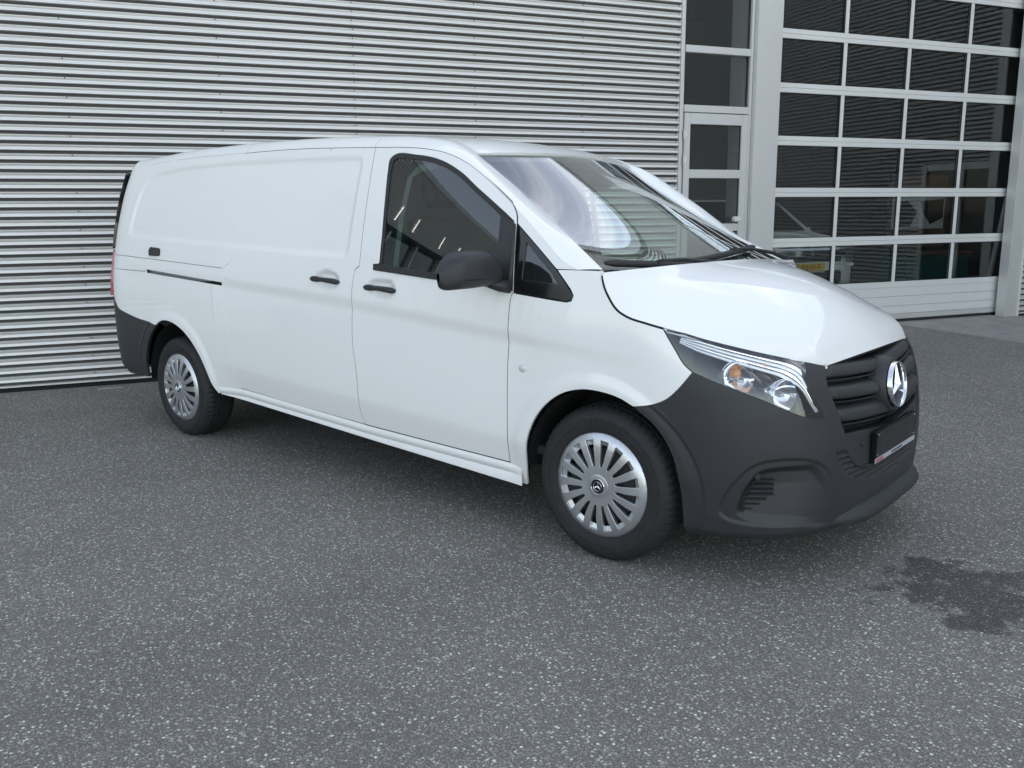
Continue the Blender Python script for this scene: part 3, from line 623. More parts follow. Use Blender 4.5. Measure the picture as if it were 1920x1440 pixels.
# wing that closes the yard on the right
wing = thing('office_wing', 'corrugated wing of the workshop closing the yard to the right of the bay door', 'building', rz=WANG)
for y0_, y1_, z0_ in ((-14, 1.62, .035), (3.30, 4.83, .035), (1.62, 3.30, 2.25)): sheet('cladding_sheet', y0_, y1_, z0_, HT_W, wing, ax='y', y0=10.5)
MB().box(10.56, 18, -14, 4.84, 0, HT_W).build('wing_body', hall, wing)
MB().box(10.44, 18.1, -14.1, 4.84, HT_W+.001, HT_W+.22).build('roof_edge', alu, wing)
for y0_, y1_ in ((1.63, 1.73), (2.41, 2.51), (3.19, 3.29)): MB().box(10.48, 10.55, y0_, y1_, 0, 2.24).build('entrance_frame', alu, wing, bevel=.003)
for y0_, y1_ in ((1.732, 2.408), (2.512, 3.188)):
    MB().box(10.52, 10.53, y0_, y1_, .12, 2.12).build('entrance_pane', g_dark, wing); MB().box(10.485, 10.55, y0_, y1_, 2.125, 2.24).build('entrance_frame', alu, wing); MB().box(10.485, 10.55, y0_, y1_, 0, .118).build('entrance_frame', alu, wing)

# things standing in the hall
def car():
    c = thing('parked_car', 'white car with a yellow number plate behind the lower panes of the bay door', 'car', LW(6.72, -7.0), rz=WANG+math.pi)
    # own frame: x to the car's left seen from the front, -y... built facing +y, so that the nose points out of the hall
    wh = MATS['white paint']; prof = [(-.62,.10),(-.60,.02),(.36,.0),(.66,.02),(.84,.06),(.98,.20),(1.05,.9),(1.12,1.15),(1.60,1.95),(1.66,2.3),(1.68,4.2),(1.0,4.4),(.4,4.4)]
    P = []
    for i, s in enumerate(np.linspace(-1, 1, 21)):
        row = []
        for z, d in prof[1:]:
            hw = 1.0*(1-.10*max(0, (z-1.0))/.6); dd = d+.22*abs(s)**3.5*(1 if d < 1.2 else .3)
            row.append((s*hw, -dd, max(.25, z if z > 0 else .30)))
        P.append(row)
    body = MB().grid(P).build('car_body', wh, c, smooth=True, sharp=40)
    for s in (-1, 1):
        side = MB().add([(s*1.0, -.22, .3), (s*1.0, -.22, .98), (s*1.0, -1.15, 1.12), (s*.94, -1.95, 1.60), (s*.94, -4.2, 1.66), (s*1.0, -4.4, 1.0), (s*1.0, -4.4, .3)], [(0, 1, 2, 3, 4, 5, 6)]).build('car_side', wh, c)
    MB().box(-.62, .62, -.05, .012, .36, .56).build('lower_grille', plastic, c, bevel=.02); MB().box(-.60, .56, -.05, .010, .70, .775).build('grille', gloss, c, bevel=.01)
    MB().box(-.66, .58, -.05, .030, .785, .87).build('grille_bar', chrome, c, bevel=.012); MB().box(-.66, .58, -.05, .026, .905, .925).build('grille_bar', chrome, c, bevel=.006)
    for s in (-1, 1):
        MB().add([(s*.66, .02, .90), (s*.98, -.16, .95), (s*.99, -.18, .70), (s*.86, -.04, .66), (s*.78, -.01, .76), (s*.66, .015, .78), (s*.66, -.1, .90), (s*.98, -.3, .95), (s*.99, -.3, .70), (s*.86, -.15, .66), (s*.78, -.12, .76), (s*.66, -.1, .78)], [(0,1,2,3,4,5),(6,7,8,9,10,11)]+[(i, (i+1) % 6, 6+(i+1) % 6, 6+i) for i in range(6)]).build('headlight', steel, c, bevel=.008)
        MB().box(s*.99-.15 if s > 0 else -.99, s*.99 if s > 0 else -.84, -.32, -.12, .60, .66).build('bumper_corner', wh, c, bevel=.02)
    MB().add([(-.85, -1.16, 1.13), (.85, -1.16, 1.13), (.80, -1.93, 1.60), (-.80, -1.93, 1.60), (-.85, -1.14, 1.15), (.85, -1.14, 1.15), (.80, -1.91, 1.62), (-.80, -1.91, 1.62)], [(0,1,2,3),(4,5,6,7),(0,1,5,4),(2,3,7,6),(1,2,6,5),(0,3,7,4)]).build('windscreen', g_dark, c)
    for s in (-1, 1):
        MB().box(s*1.0-.0 if s > 0 else -1.22, s*1.22 if s > 0 else -1.0, -1.5, -1.36, 1.02, 1.18).build('wing_mirror', wh, c, bevel=.04)
        for y in (-.95, -3.5):
            k = MB().lathe([(.0,-.02),(.2,-.03),(.31,-.02),(.33,.02),(.33,.18),(.2,.2)], 'x', 32).build('wheel', tyre, c, smooth=True, sharp=40); k.location = (s*.82, y, .33)
    p = MB().box(-.255, .255, .030, .040, .565, .675).build('number_plate', yellow, c, bevel=.003)
    mw = Matrix.Translation((0, .0412, .620)) @ Matrix.Rotation(math.pi, 4, 'Z') @ Matrix.Rotation(math.pi/2, 4, 'X')
    text_mesh('KJJ-31-K', .105, black, p, 'plate_lettering', mw, .0005)
    MB().box(-.255, .255, .030, .042, .540, .563).build('plate_strip', greyp, p)
    return c
car()
wb = thing('workbench', 'teal workbench with a pale timber edge standing deep in the hall', 'workbench', LW(11.2, -8.7), rz=WANG)
MB().box(-.75, .85, 0, .6, .08, .62).build('cabinet', teal, wb, bevel=.01); MB().box(-.80, .90, -.04, .64, .622, .665).build('worktop', yellow if False else brown, wb, bevel=.004)
for x in (-.7, .8): MB().box(x-.04, x+.04, .05, .55, .012, .079).build('leg', steel, wb)
ps = thing('poster_board', 'white board with dark shapes hanging on the hall partition', 'board', LW(11.1, -9.0), rz=WANG)
MB().box(-.65, .65, .10, .13, 1.10, 1.75).build('sheet', white2, ps, bevel=.003)
MB().add([(-.62,.095,1.15),(-.20,.095,1.15),(-.05,.095,1.42),(-.30,.095,1.62),(-.62,.095,1.60)], [(0,1,2,3,4)]).build('dark_shape', black, ps); MB().add([(.02,.095,1.62),(.62,.095,1.66),(.62,.095,1.30),(.30,.095,1.18),(.10,.095,1.40)], [(0,1,2,3,4)]).build('dark_shape', black, ps)
MB().box(-.7, .75, .14, .2, .75, 2.1).build('partition', brown, ps)
ld = tag(MB().tube([LW(12.1, -8.3, .02), LW(12.9, -8.6, 2.3)], .045, 6).build('leaning_pole', alu), 'grey pole leaning against the hall partition right of the workbench', 'pole')
# =====================================================================
#  THE VAN
# =====================================================================
van = thing('panel_van', 'long white panel van with black bumpers and silver wheel covers beside the corrugated wall', 'van')
# edges in side coordinates (w along the car, z up)
eD = [tuple(p) for p in cL(np.linspace(.28, .847, 58))[:, [0, 2]]]+[(-.511,1.489),(-.494,1.464),(-.485,1.440),(-.481,1.414)]
dD = dict()
def Dseg(x0, x1): return [p for p in eD if x0 <= p[0] <= x1]
eB = curvy([(-1.518,1.800),(-1.511,1.57),(-1.504,1.202)])[:-1]+curvy([(-1.504,1.202),(-1.532,1.183),(-1.546,1.122),(-1.549,1.046),(-1.557,.923),(-1.556,.783),(-1.544,.70),(-1.536,.61),(-1.539,.505),(-1.543,.423),(-1.532,.360)])
eA = [(-.481,1.414)]+curvy([(-.454,1.124),(-.466,1.107),(-.472,1.052),(-.476,.954),(-.485,.809),(-.489,.694),(-.499,.464),(-.506,.397),(-.512,.338)])
eC = curvy([(-2.721,1.833),(-2.726,1.789)])[:-1]+curvy([(-2.726,1.789),(-2.719,1.598),(-2.690,1.275),(-2.708,1.185)])[:-1]+curvy([(-2.708,1.185),(-2.782,1.15)])[:-1]+curvy([(-2.782,1.15),(-2.783,1.034),(-2.779,.936),(-2.752,.816),(-2.722,.59),(-2.700,.412)])
eDoorBot = curvy([(-1.532,.360),(-1.0,.348),(-.512,.338)])
eSlideBot = curvy([(-2.700,.412),(-2.1,.383),(-1.532,.360)])
eFA = curvy([(-.436,.236),(-.412,.335),(-.392,.42),(-.368,.50),(-.325,.58),(-.26,.653),(-.172,.711),(-.065,.741),(.04,.741),(.118,.727),(.176,.702)])
eFA2 = curvy([(.176,.702),(.262,.640),(.325,.548),(.360,.42),(.372,.30),(.374,.20)])
eRA = curvy([(-2.954,.352),(-2.990,.400),(-3.022,.476),(-3.1,.600),(-3.223,.708),(-3.35,.766),(-3.477,.785),(-3.56,.772),(-3.619,.743)])
eRA2 = curvy([(-3.619,.743),(-3.72,.662),(-3.795,.56),(-3.838,.45),(-3.845,.36)])
eQ = [(-.469,1.414),(-.338,1.314),(-.228,1.224)]
eHR = HE[:]
eBU = curvy([(.398,.862),(.372,.824),(.346,.789),(.306,.748),(.258,.722),(.205,.708),(.176,.702)])
eHLr = curvy([(.284,1.017),(.304,.986),(.331,.945),(.367,.890),(.398,.862)])
eHLb = curvy([(.398,.862),(.451,.839),(.53,.807),(.626,.768),(.729,.718),(.805,.687),(.866,.674),(.893,.672)])
eHLf = curvy([(.893,.672),(.888,.69),(.86,.736),(.832,.800),(.822,.849),(.826,.886)])
eG = curvy([(.935,.862),(.920,.826),(.919,.788),(.949,.717),(.992,.624),(1.042,.526),(1.072,.486)])+curvy([(1.080,.478),(1.12,.452),(1.2,.438),(1.35,.432),(1.5137,.430)])
WC = X0+math.pi/2*KF                                                # front centre line
winP = [(-1.354,1.224),(-1.358,1.359),(-1.376,1.552),(-1.388,1.66)]+curvy([(-1.388,1.660),(-1.388,1.735),(-1.350,1.756),(-1.20,1.745),(-1.087,1.728),(-.984,1.699),(-.859,1.643),(-.756,1.579),(-.656,1.520),(-.561,1.463),(-.501,1.425)])
winP = [(-1.372,1.188),(-1.362,1.216)]+winP+[(-.462,1.130),(-.70,1.145),(-.958,1.162)]
quarterP = [(-.472,1.408),(-.343,1.314),(-.230,1.224)]+curvy([(-.230,1.224),(-.154,1.147),(-.136,1.124),(-.140,1.106),(-.165,1.100),(-.230,1.104)])[1:]+[(-.448,1.122)]

# --- doors and side skins ---
door = panel('front_door', [p for p in eD if p[0] >= -1.517]+eA[1:]+eDoorBot[::-1]+eB[::-1], paint, van, holes=[winP], side=2)
slid = panel('sliding_door', [p for p in eD if -2.720 <= p[0] <= -1.519]+eB+eSlideBot[::-1]+eC[::-1], paint, van, side=2, step=.016)
railP = [(-3.733,1.090),(-3.733,1.112),(-2.790,1.064),(-2.790,1.044)]
rq = [tuple(p) for p in cL(np.linspace(0, .28, 24))[:, [0, 2]]]
rear_edge = [(-4.165,.905),(-4.185,1.1),(-4.19,1.35),(-4.18,1.55),(-4.15,1.70),(-4.11,1.782)]
eRB = curvy([(-4.165,.905),(-4.13,.87),(-4.095,.825),(-4.042,.802),(-3.898,.773),(-3.71,.755),(-3.619,.743)])
quarterpanel = panel('rear_side_panel', rq+eC[1:]+[(-2.72,.40)]+curvy([(-2.72,.40),(-2.954,.352)])[1:]+eRA[1:]+eRB[::-1][1:]+rear_edge[1:], paint, van, holes=[railP], side=2, step=.016, gap=.0018)
# seams pressed into the rear side panel
for nm, q in (('panel_seam', [(-4.17,1.200),(-3.5,1.176),(-2.785,1.150)]), ('panel_seam', [(-4.17,1.104),(-3.95,1.099),(-3.735,1.098)])):
    for sd in (1, -1):
        P_ = surf(np.array([p[0] for p in dense(q, .03, False)]), np.array([p[1] for p in dense(q, .03, False)])); P_ = P_*[1, sd, 1]
        MB().tube(P_+np.array([0, .0012*sd, 0]), .0022, 6).build(nm, rubber, van, smooth=True)
fender = panel('front_fender', [(-.228,1.224),(-.10,1.228),(.003,1.232)]+[tuple(p) for p in curvy(HE[1:9])][:]+[(.284+.0,1.017)]*0+eHLr*0, paint, van, side=0) if False else None
hoodedge = curvy([(.003,1.230),(.003,1.205),(.015,1.170),(.045,1.125),(.085,1.082),(.140,1.054),(.215,1.036),(.284,1.020)])
fender = panel('front_fender', [(-.228,1.226),(-.10,1.229)]+hoodedge+eHLr[1:]+eBU[1:]+eFA[::-1][1:]+[(-.500,.232),(-.512,.330)]+eA[::-1][:-1]+[(-.448,1.118),(-.230,1.100),(-.165,1.096),(-.140,1.102),(-.132,1.124),(-.149,1.149)], paint, van, side=2, step=.016)
# sills: moulding and lower flange
def sill(sd):
    xs = np.linspace(-2.93, -.446, 60); top = np.interp(xs, [-2.95,-2.7,-1.53,-.51,-.45], [.400,.410,.357,.335,.332]); bot = np.interp(xs, [-2.93,-1.48,-.45], [.352,.280,.236])
    prof = [(-.004, 0.0), (.001, -.004), (.004, -.014), (.005, -.024), (.001, -.034), (-.004, -.042), (-.010, -.050), (-.006, -.055), (-.006, -.5), (-.016, -.5)]
    P = []
    for x, t, b in zip(xs, top, bot):
        y0 = float(half(np.array(x), np.array(t-.005))); row = []
        for k, (dy, dz) in enumerate(prof):
            z = t+dz*1.0 if dz > -.4 else b+.001
            kk = min(1, max(0, (-.446-x)/.06)); row.append((x, -(y0+dy*kk-.004*(1-kk))*sd, max(z, b+.001) if dz > -.4 else (b)))
        P.append(row)
    return MB().grid(P).build('sill', paint, van, smooth=True, sharp=60)
sill(1); sill(-1)
pf = [tuple(p) for p in cL(np.linspace(.852, 1, 30))[:, [0, 2]]]
panel('pillar_foot', pf[::-1]+[(-.506,1.489),(-.488,1.464),(-.478,1.440),(-.475,1.416),(-.343,1.317),(-.230,1.229)], paint, van, side=2, step=.02, gap=0, flange=.0)
for nm, q, dd in (('gap_seal', [p for p in eD if p[0] >= -2.64], .006), ('gap_seal', eB, .006), ('gap_seal', eA, .006), ('gap_seal', eDoorBot, .005), ('bonnet_seal', hoodedge[1:], .0015), ('bonnet_seal', curvy([(.284,1.020),(.36,1.002),(.492,.966),(.631,.931),(.80,.889)]), .006)):
    q = dense(q, .015, False); A_, B_ = np.array([p[0] for p in q]), np.array([p[1] for p in q]); P_ = surf(A_, B_)-nrm(surf, A_, B_)*dd
    for sd in (1, -1): MB().tube(P_*[1, sd, 1], .0046, 6).build(nm, dark, van, smooth=True)
# --- roof, pillars ---
def roofmesh():
    # one skin: roof centre plus the rails that run down as windscreen pillars
    tt = np.r_[np.linspace(0, THEAD, 90), np.linspace(THEAD, 1, 61)[1:]]; ss = np.linspace(0, 1, 26)
    A_, B_ = np.meshgrid(tt[:90], ss, indexing='ij'); P = roofc(A_, B_); full = np.concatenate([(P[:, ::-1]*[1, -1, 1])[:, :-1], P], 1)
    b = MB().grid(full); b.grid(np.stack([full[-1], full[-1]+np.array([-.012, 0, -.014])]))
    for sd in (1, -1):
        A2, B2 = np.meshgrid(tt, np.linspace(0, 1, 11), indexing='ij'); Q = strip(A2, B2)*[1, sd, 1]; b.grid(Q)
        b.grid(np.stack([Q[89:, -1], Q[89:, -1]+np.array([-.012, .004*sd, -.013])], 1))
    o = b.build('roof', paint, van)
    bm = bmesh.new(); bm.from_mesh(o.data); bmesh.ops.remove_doubles(bm, verts=bm.verts, dist=.0004); bmesh.ops.recalc_face_normals(bm, faces=bm.faces); bm.to_mesh(o.data); bm.free()
    o.data.polygons.foreach_set('use_smooth', [True]*len(o.data.polygons)); o.data.set_sharp_from_angle(angle=R(48))
roofmesh()
# roof seams across, above the door gaps
for t0 in (.283, .548):
    for sd in (1, -1):
        P = np.concatenate([strip(np.full(8, t0), np.linspace(.05, 1, 8)), roofc(np.full(8, t0+.001), np.linspace(.97, .80, 8))])*[1, sd, 1]
        MB().tube(P, .0012, 5).build('roof_seam', greyp, van, smooth=True)
# --- bonnet ---
def hood_fn(u, v):
    s = np.abs(v); P = hood(np.clip(u, 0, 1), s); P[..., 1] = np.where(v > 0, -P[..., 1], P[..., 1]); return P
def hoodmesh():
    ss = np.r_[np.linspace(0, 1, 34), np.linspace(1, 1.35, 9)[1:]]; aa = np.r_[np.linspace(0, .035, 4), np.linspace(.035, .9, 60)[1:], np.linspace(.9, 1, 14)[1:]]
    A_, B_ = np.meshgrid(aa, ss, indexing='ij'); P = hood(A_, B_)
    # crown bulge where the centre falls to the nose, gap to the wing
    full = np.concatenate([(P[:, ::-1]*[1, -1, 1])[:, :-1], P], 1)
    for _ in range(16):
        k_ = full.copy(); k_[1:-1, 1:-1] = full[1:-1, 1:-1]*.5+.25*(full[1:-1, :-2]+full[1:-1, 2:]); full = k_
        k_ = full.copy(); k_[1:-1, 1:-1] = full[1:-1, 1:-1]*.6+.2*(full[:-2, 1:-1]+full[2:, 1:-1]); full = k_
    rim_in = full[:, :1]+np.array([0, -.004, -.012]); rim_in2 = full[:, -1:]+np.array([0, .004, -.012])
    full = np.concatenate([rim_in, full, rim_in2], 1)
    back = full[:1]+np.array([-.008, 0, -.03]); fr = full[-1:]+np.array([-.014, 0, -.004])
    full = np.concatenate([back, full, fr]); full[..., 2] -= .0
    return MB().grid(full).build('bonnet', paint, van, smooth=True, sharp=38)
hoodmesh()
# --- glass ---
def inner(P, d): return inset(P, d)
gl = [(-1.340,1.214),(-1.343,1.359),(-1.361,1.552),(-1.372,1.68),(-1.364,1.726),(-1.335,1.739),(-1.20,1.727),(-1.087,1.709),(-.984,1.680),(-.868,1.626),(-.766,1.561),(-.667,1.502),(-.578,1.447),(-.560,1.165),(-.75,1.170),(-.958,1.183)]
panel('window_frame', winP, rubber, van, holes=[gl], gap=.0, off=-.003, flange=.012, side=2, step=.03)
for o, sd in zip(panel('side_window', gl, g_side, van, gap=-.002, off=-.009, flange=0, side=2, step=.04), (1, -1)): pass
panel('window_seal', [(-1.385,1.186),(-1.390,1.214),(-1.35,1.216),(-.958,1.185),(-.56,1.162),(-.56,1.138),(-.958,1.158)], rubber, van, gap=0, off=.007, flange=.014, side=2, step=.02)
panel('mirror_triangle', [(-.580,1.455),(-.559,1.138),(-.462,1.130),(-.486,1.412),(-.501,1.420)], plastic, van, gap=.001, off=.004, flange=.01, side=2, step=.03)
panel('quarter_window', quarterP, gloss, van, gap=.002, off=.001, flange=.01, side=2, step=.03, holes=[[(-.412,1.335),(-.25,1.205),(-.215,1.165),(-.412,1.178)]])
panel('quarter_pane', [(-.412,1.335),(-.25,1.205),(-.215,1.165),(-.412,1.178)], g_side, van, gap=-.003, off=-.004, flange=0, side=2, step=.04)
# windscreen: glass with a printed black border
def wsmesh():
    bb = np.linspace(0, 1, 44); ss = np.linspace(-1, 1, 61); A_, B_ = np.meshgrid(bb, ss, indexing='ij')
    P = wscr(A_, np.abs(B_)); P[..., 1] = np.where(B_ > 0, -P[..., 1], P[..., 1]); P = P+np.array([-.006, 0, -.006])
    o = MB().grid(P).build('windscreen', g_wind, van, smooth=True)
    fr = MB(); Q = P+np.array([-.004, 0, -.005])
    def wq(b0, b1, s0, s1, nb, ns):
        A2, B2 = np.meshgrid(np.linspace(b0, b1, nb), np.linspace(s0, s1, ns), indexing='ij'); K = wscr(A2, np.abs(B2)); K[..., 1] = np.where(B2 > 0, -K[..., 1], K[..., 1]); fr.grid(K+np.array([-.010, 0, -.011]))
    wq(.945, 1, -1, 1, 3, 41); wq(0, .075, -1, 1, 4, 41); wq(.075, .945, -1, -.955, 24, 3); wq(.075, .945, .955, 1, 24, 3)
    wq(.80, .945, -.13, .13, 5, 7)
    fr.build('glass_border', gloss, o, smooth=True)
    return o
ws = wsmesh()
# --- lower skins: dark shell behind every gap ---
shell = [tuple(p) for p in cL(np.linspace(.02, .88, 60))[:, [0, 2]]]+[(-.343,1.314),(-.228,1.224),(0,1.215),(.02,1.13),(.15,1.035),(.4,.98),(.4,.86),(.18,.71)]+eFA[::-1]+[(-.5,.30),(-1.5,.34),(-2.95,.37)]+eRA+[(-4.1,.80),(-4.12,1.7)]
panel('inner_body', shell, dark, van, holes=[inset(winP, .012), inset(quarterP, .012)], gap=.006, off=-.030, flange=0, side=2, step=.05, bstep=.03)
def hoodinner():
    A_, B_ = np.meshgrid(np.linspace(0, 1, 30), np.linspace(-1.35, 1.35, 41), indexing='ij'); P = hood(A_, np.abs(B_)); P[..., 1] = np.where(B_ > 0, -P[..., 1], P[..., 1])
    MB().grid(P*[1, .985, 1]+np.array([-.012, 0, -.016])).build('bonnet_inner', dark, van, smooth=True)
hoodinner()
# headlining
A_, B_ = np.meshgrid(np.linspace(.1, THEAD, 50), np.linspace(-1, 1, 31), indexing='ij'); P = roofc(A_, np.abs(B_)); P[..., 1] = np.where(B_ > 0, -P[..., 1], P[..., 1])
MB().grid(P+np.array([-.01, 0, -.03])).build('headlining', liner, van, smooth=True)
for sd in (1, -1):
    A_, B_ = np.meshgrid(np.linspace(.1, .985, 60), np.linspace(0, 1, 7), indexing='ij'); P = strip(A_, B_)
    MB().grid((P*[1, .978, 1]+np.array([-.006, 0, -.014]))*[1, sd, 1]).build('pillar_trim', liner if sd else trim, van, smooth=True)
# --- cabin ---
cab = MB(); 
def blob_box(x0, x1, y0, y1, z0, z1, m, name, bev, parent=van): return MB().box(x0, x1, y0, y1, z0, z1).build(name, m, parent, bevel=bev, seg=3)
P = []
for y in np.linspace(-.86, .86, 40):
    k = 1-.5*(abs(y)/.86)**4; row = []
    for x, z in ((.10,1.12),(-.05,1.135),(-.25,1.12),(-.42,1.13+.05*math.exp(-((y-.40)/.2)**2)),(-.52,1.10+.03*math.exp(-((y-.40)/.2)**2)),(-.55,1.03),(-.50,.90),(-.40,.70)): row.append((x-.02*(abs(y)/.86)**2, y, z))
    P.append(row)
MB().grid(P).build('dashboard', trim, van, smooth=True)
MB().add([(x, y, z) for x in (-1.50, -1.47) for y, z in ((-.88, .45), (.88, .45), (.85, 1.25), (.66, 1.78), (-.66, 1.78), (-.85, 1.25))], [(0,1,2,3,4,5), (6,7,8,9,10,11)]+[(i, (i+1) % 6, 6+(i+1) % 6, 6+i) for i in range(6)]).build('bulkhead', trim, van)
blob_box(-1.46, .0, -.84, .84, .38, .42, trim, 'cabin_floor', .004)
for y in (-.42, .42):
    seat = blob_box(-1.28, -.75, y-.25, y+.25, .72, .88, fabric, 'seat', .05)
    bk = MB(); bk.add([(x+dx, yy, z) for z, x in ((.84,-1.24),(1.10,-1.30),(1.46,-1.40)) for dx in (0, -.12) for yy in (y-.23+.03*(z > 1.4), y+.23-.03*(z > 1.4))], [(0,1,3,2),(0,4,5,1),(4,8,9,5),(2,3,7,6),(6,7,11,10),(0,2,6,4),(4,6,10,8),(1,5,7,3),(5,9,11,7),(8,10,11,9)])
    bk.build('seat_back', fabric, seat, bevel=.035, seg=3)
    MB().box(-1.46, -1.37, y-.13, y+.13, 1.50, 1.66).build('headrest', fabric, seat, bevel=.035, seg=3)
sw = MB(); sw.tube([(-.62+.10*math.cos(t)*.45, .40+.19*math.sin(t), 1.10+.18*math.cos(t)) for t in np.linspace(0, 2*math.pi, 33)], .015, 8, cap=False); sw.box(-.64, -.60, .34, .46, 1.05, 1.14)
sw.tube([(-.62, .22, 1.10), (-.62, .58, 1.10)], .014, 6); sw.build('steering_wheel', trim, van, smooth=True, sharp=40)
MB().box(-.70, -.67, -.13, .13, 1.60, 1.665).build('cabin_mirror', trim, van, bevel=.012)
for sd in (1, -1):     # belts hanging from the pillars
    pb = surf(np.array([-1.27, -1.285, -1.285]), np.array([1.66, 1.45, 1.22]))*[1, sd, 1]; V = []
    pts = [(pb[0][0]+.14, pb[0][1]+.10*sd, 1.700), (pb[0][0]+.05, pb[0][1]+.07*sd, 1.685), (pb[0][0]-.005, pb[0][1]+.05*sd, 1.64), (pb[1][0], pb[1][1]+.05*sd, 1.45), (pb[2][0]+.0, pb[2][1]+.05*sd, 1.22), (pb[2][0]+.0, pb[2][1]+.06*sd, 1.10)]
    g_ = [[(x-.018, y, z), (x+.018, y, z+.0)] for x, y, z in pts]; g_[0] = [(pts[0][0], pts[0][1], pts[0][2]+.015), (pts[0][0], pts[0][1], pts[0][2]-.015)]; g_[1] = [(pts[1][0]-.01, pts[1][1], pts[1][2]+.016), (pts[1][0]+.01, pts[1][1], pts[1][2]-.015)]
    MB().grid(g_).build('seat_belt', liner, van, smooth=True)
# --- underbody, wheel wells ---
MB().box(-4.25, .30, -.58, .58, .235, .46).build('underbody', dark, van)
for cx in (0, -3.43):
    for sd in (1, -1):
        n = 30; P = []
        for k in range(n+1):
            t = R(0)+R(180)*k/n; r = .405 if cx == 0 else .43
            P.append([(cx-.01+r*math.cos(t), -.905*sd, .335+r*math.sin(t)*(1.0)), (cx-.01+r*math.cos(t), -.60*sd, .335+r*math.sin(t))])
        w_ = MB().grid(P); w_.box(cx-.45, cx+.45, -.61*sd, -.60*sd, .34, .78); w_.build('wheel_arch_liner', dark, van, smooth=True, sharp=50)
# --- front bumper ---
fogo = [(.868,.512),(.801,.534),(.661,.536),(.605,.514),(.552,.456),(.518,.398),(.499,.346),(.500,.310),(.527,.285),(.574,.271),(.692,.259),(.789,.253),(.961,.243),(.99,.28),(.96,.40),(.91,.48)]
fogi = [(.854,.506),(.677,.504),(.637,.493),(.610,.463),(.582,.414),(.566,.365),(.556,.330),(.561,.309),(.587,.286),(.662,.270),(.755,.262),(.93,.255),(.95,.30),(.93,.40),(.89,.47)]
ribP = [(.941,.537),(.968,.492),(.996,.454),(1.041,.415),(1.099,.389),(1.193,.374),(1.446,.348),(1.6,.345),(1.6,.425),(1.2,.43),(1.10,.455),(1.05,.49),(1.02,.537)]
fogo = [p for p in curvy(fogo+fogo[:1], .02)][:-1]; fogi = [p for p in curvy(fogi+fogi[:1], .02)][:-1]
def bump_disp(w, z):
    do = sdist(w, z, fogo); di = sdist(w, z, fogi)
    d = .009*sst((-do)/.014)*sst((.98-w)/.12)
    fade = sst((.97-w)/.22)
    # pocket: deepest along the top, its floor sweeps out again towards the bottom
    zf = np.clip((z-.255)/.17, 0, 1)
    d = d+(.008+.034*zf)*sst((-di)/.036)*fade
    dr = sdist(w, z, ribP); k = sst((-dr)/.012)
    fr = ((z-.0)/.0235) % 1.0
    d = d+k*(.006+.008*sst((np.abs(fr-.5)-.12)/.12))
    # flank of the arch, undercut towards the bottom
    d = d+.02*sst((.235-z)/.05)
    ra = np.hypot(w-.0, z-.335); d = d+.006*(1-sst((ra-.445)/.012))*(w < .6)
    # swage from under the headlamp down to the plate
    cr_ = [(.90,.66),(.96,.62),(1.0,.56),(1.03,.50)]
    return d
bumP = eBU[::-1]+eHLb[1:]+eHLf[1:]+[(.935,.864)]+eG[1:]+[(WC,.200)]+[(1.2,.198),(.9,.198),(.6,.200),(.374,.200)]+eFA2[::-1][1:-1]
bumper = panel('front_bumper', bumP, plastic, van, side=3, step=.0055, bstep=.006, gap=0, disp=bump_disp, flange=.02)
# splitter lip
def lip():
    P = []
    for w in np.linspace(.90, WC, 50):
        k = float(sst((w-.90)/.26)); b = surf(np.array(w), np.array(.235)); n_ = nrm(surf, np.array(w), np.array(.235)); n_[2] = 0; n_ = n_/np.linalg.norm(n_)
        row = [b+n_*(-.03)+np.array([0, 0, .035+.018*k]), b+n_*(-.012+.016*k)+np.array([0, 0, .030+.016*k]), b+n_*(-.010+.046*k)+np.array([0, 0, .022+.004*k]), b+n_*(-.008+.056*k)+np.array([0, 0, .006]), b+n_*(-.010+.050*k)+np.array([0, 0, -.016]), b+n_*(-.03)+np.array([0, 0, -.03])]
        P.append(row)
    P = np.array(P); full = np.concatenate([P, (P[::-1]*[1, -1, 1])[1:]])
    MB().grid(full).build('bumper_lip', plastic, van, smooth=True, sharp=60)
lip()
# grille: backing, three blades, plate carrier
def wedge(z): return float(np.interp(z, [.43,.452,.478,.526,.624,.717,.788,.826,.862], [1.35,1.12,1.080,1.042,.992,.949,.919,.920,.935]))
def fr3(w, z, inn): 
    w, z = np.array(float(w)), np.array(float(z)); return surf(w, z)-nrm(surf, w, z)*inn
P = []
for z in np.linspace(.40, .885, 14):
    P.append([fr3(w, z, .075) for w in np.linspace(wedge(z)-.03, WC, 18)])
P = np.array(P); MB().grid(np.concatenate([P, (P[:, ::-1]*[1, -1, 1])[:, 1:]], 1)).build('grille_backing', dark, van, smooth=True)
sec = [(.030,.075),(.000,.050),(.000,.010),(.003,.004),(.012,.000),(.036,.000),(.044,.006),(.062,.030),(.078,.060)]
lipsec = [(-.009,.060),(-.009,.010),(-.012,.007),(-.015,.010),(-.015,.060)]
for (zs, zc) in ((.827,.794),(.741,.703),(.648,.612)):
    for s_, nm in ((sec, 'grille_blade'), (lipsec, 'grille_rib')):
        P = []
        for k in np.linspace(0, 1, 40):
            row = []
            for dz, inn in s_:
                z0 = zs+(zc-zs)*k**.8+dz*(1.0 if k < .98 else 1); w0 = wedge(min(z0, .86))+.002; w = w0+(WC-w0)*k
                row.append(fr3(w, z0, inn+.008*(k < .03)+.010*math.exp(-((1-k)*(WC-w0)/.10)**2)*0))
            P.append(row)
        P = np.array(P); MB().grid(np.concatenate([P, (P[::-1]*[1, -1, 1])[1:]])).build(nm, plastic, van, smooth=True, sharp=50)
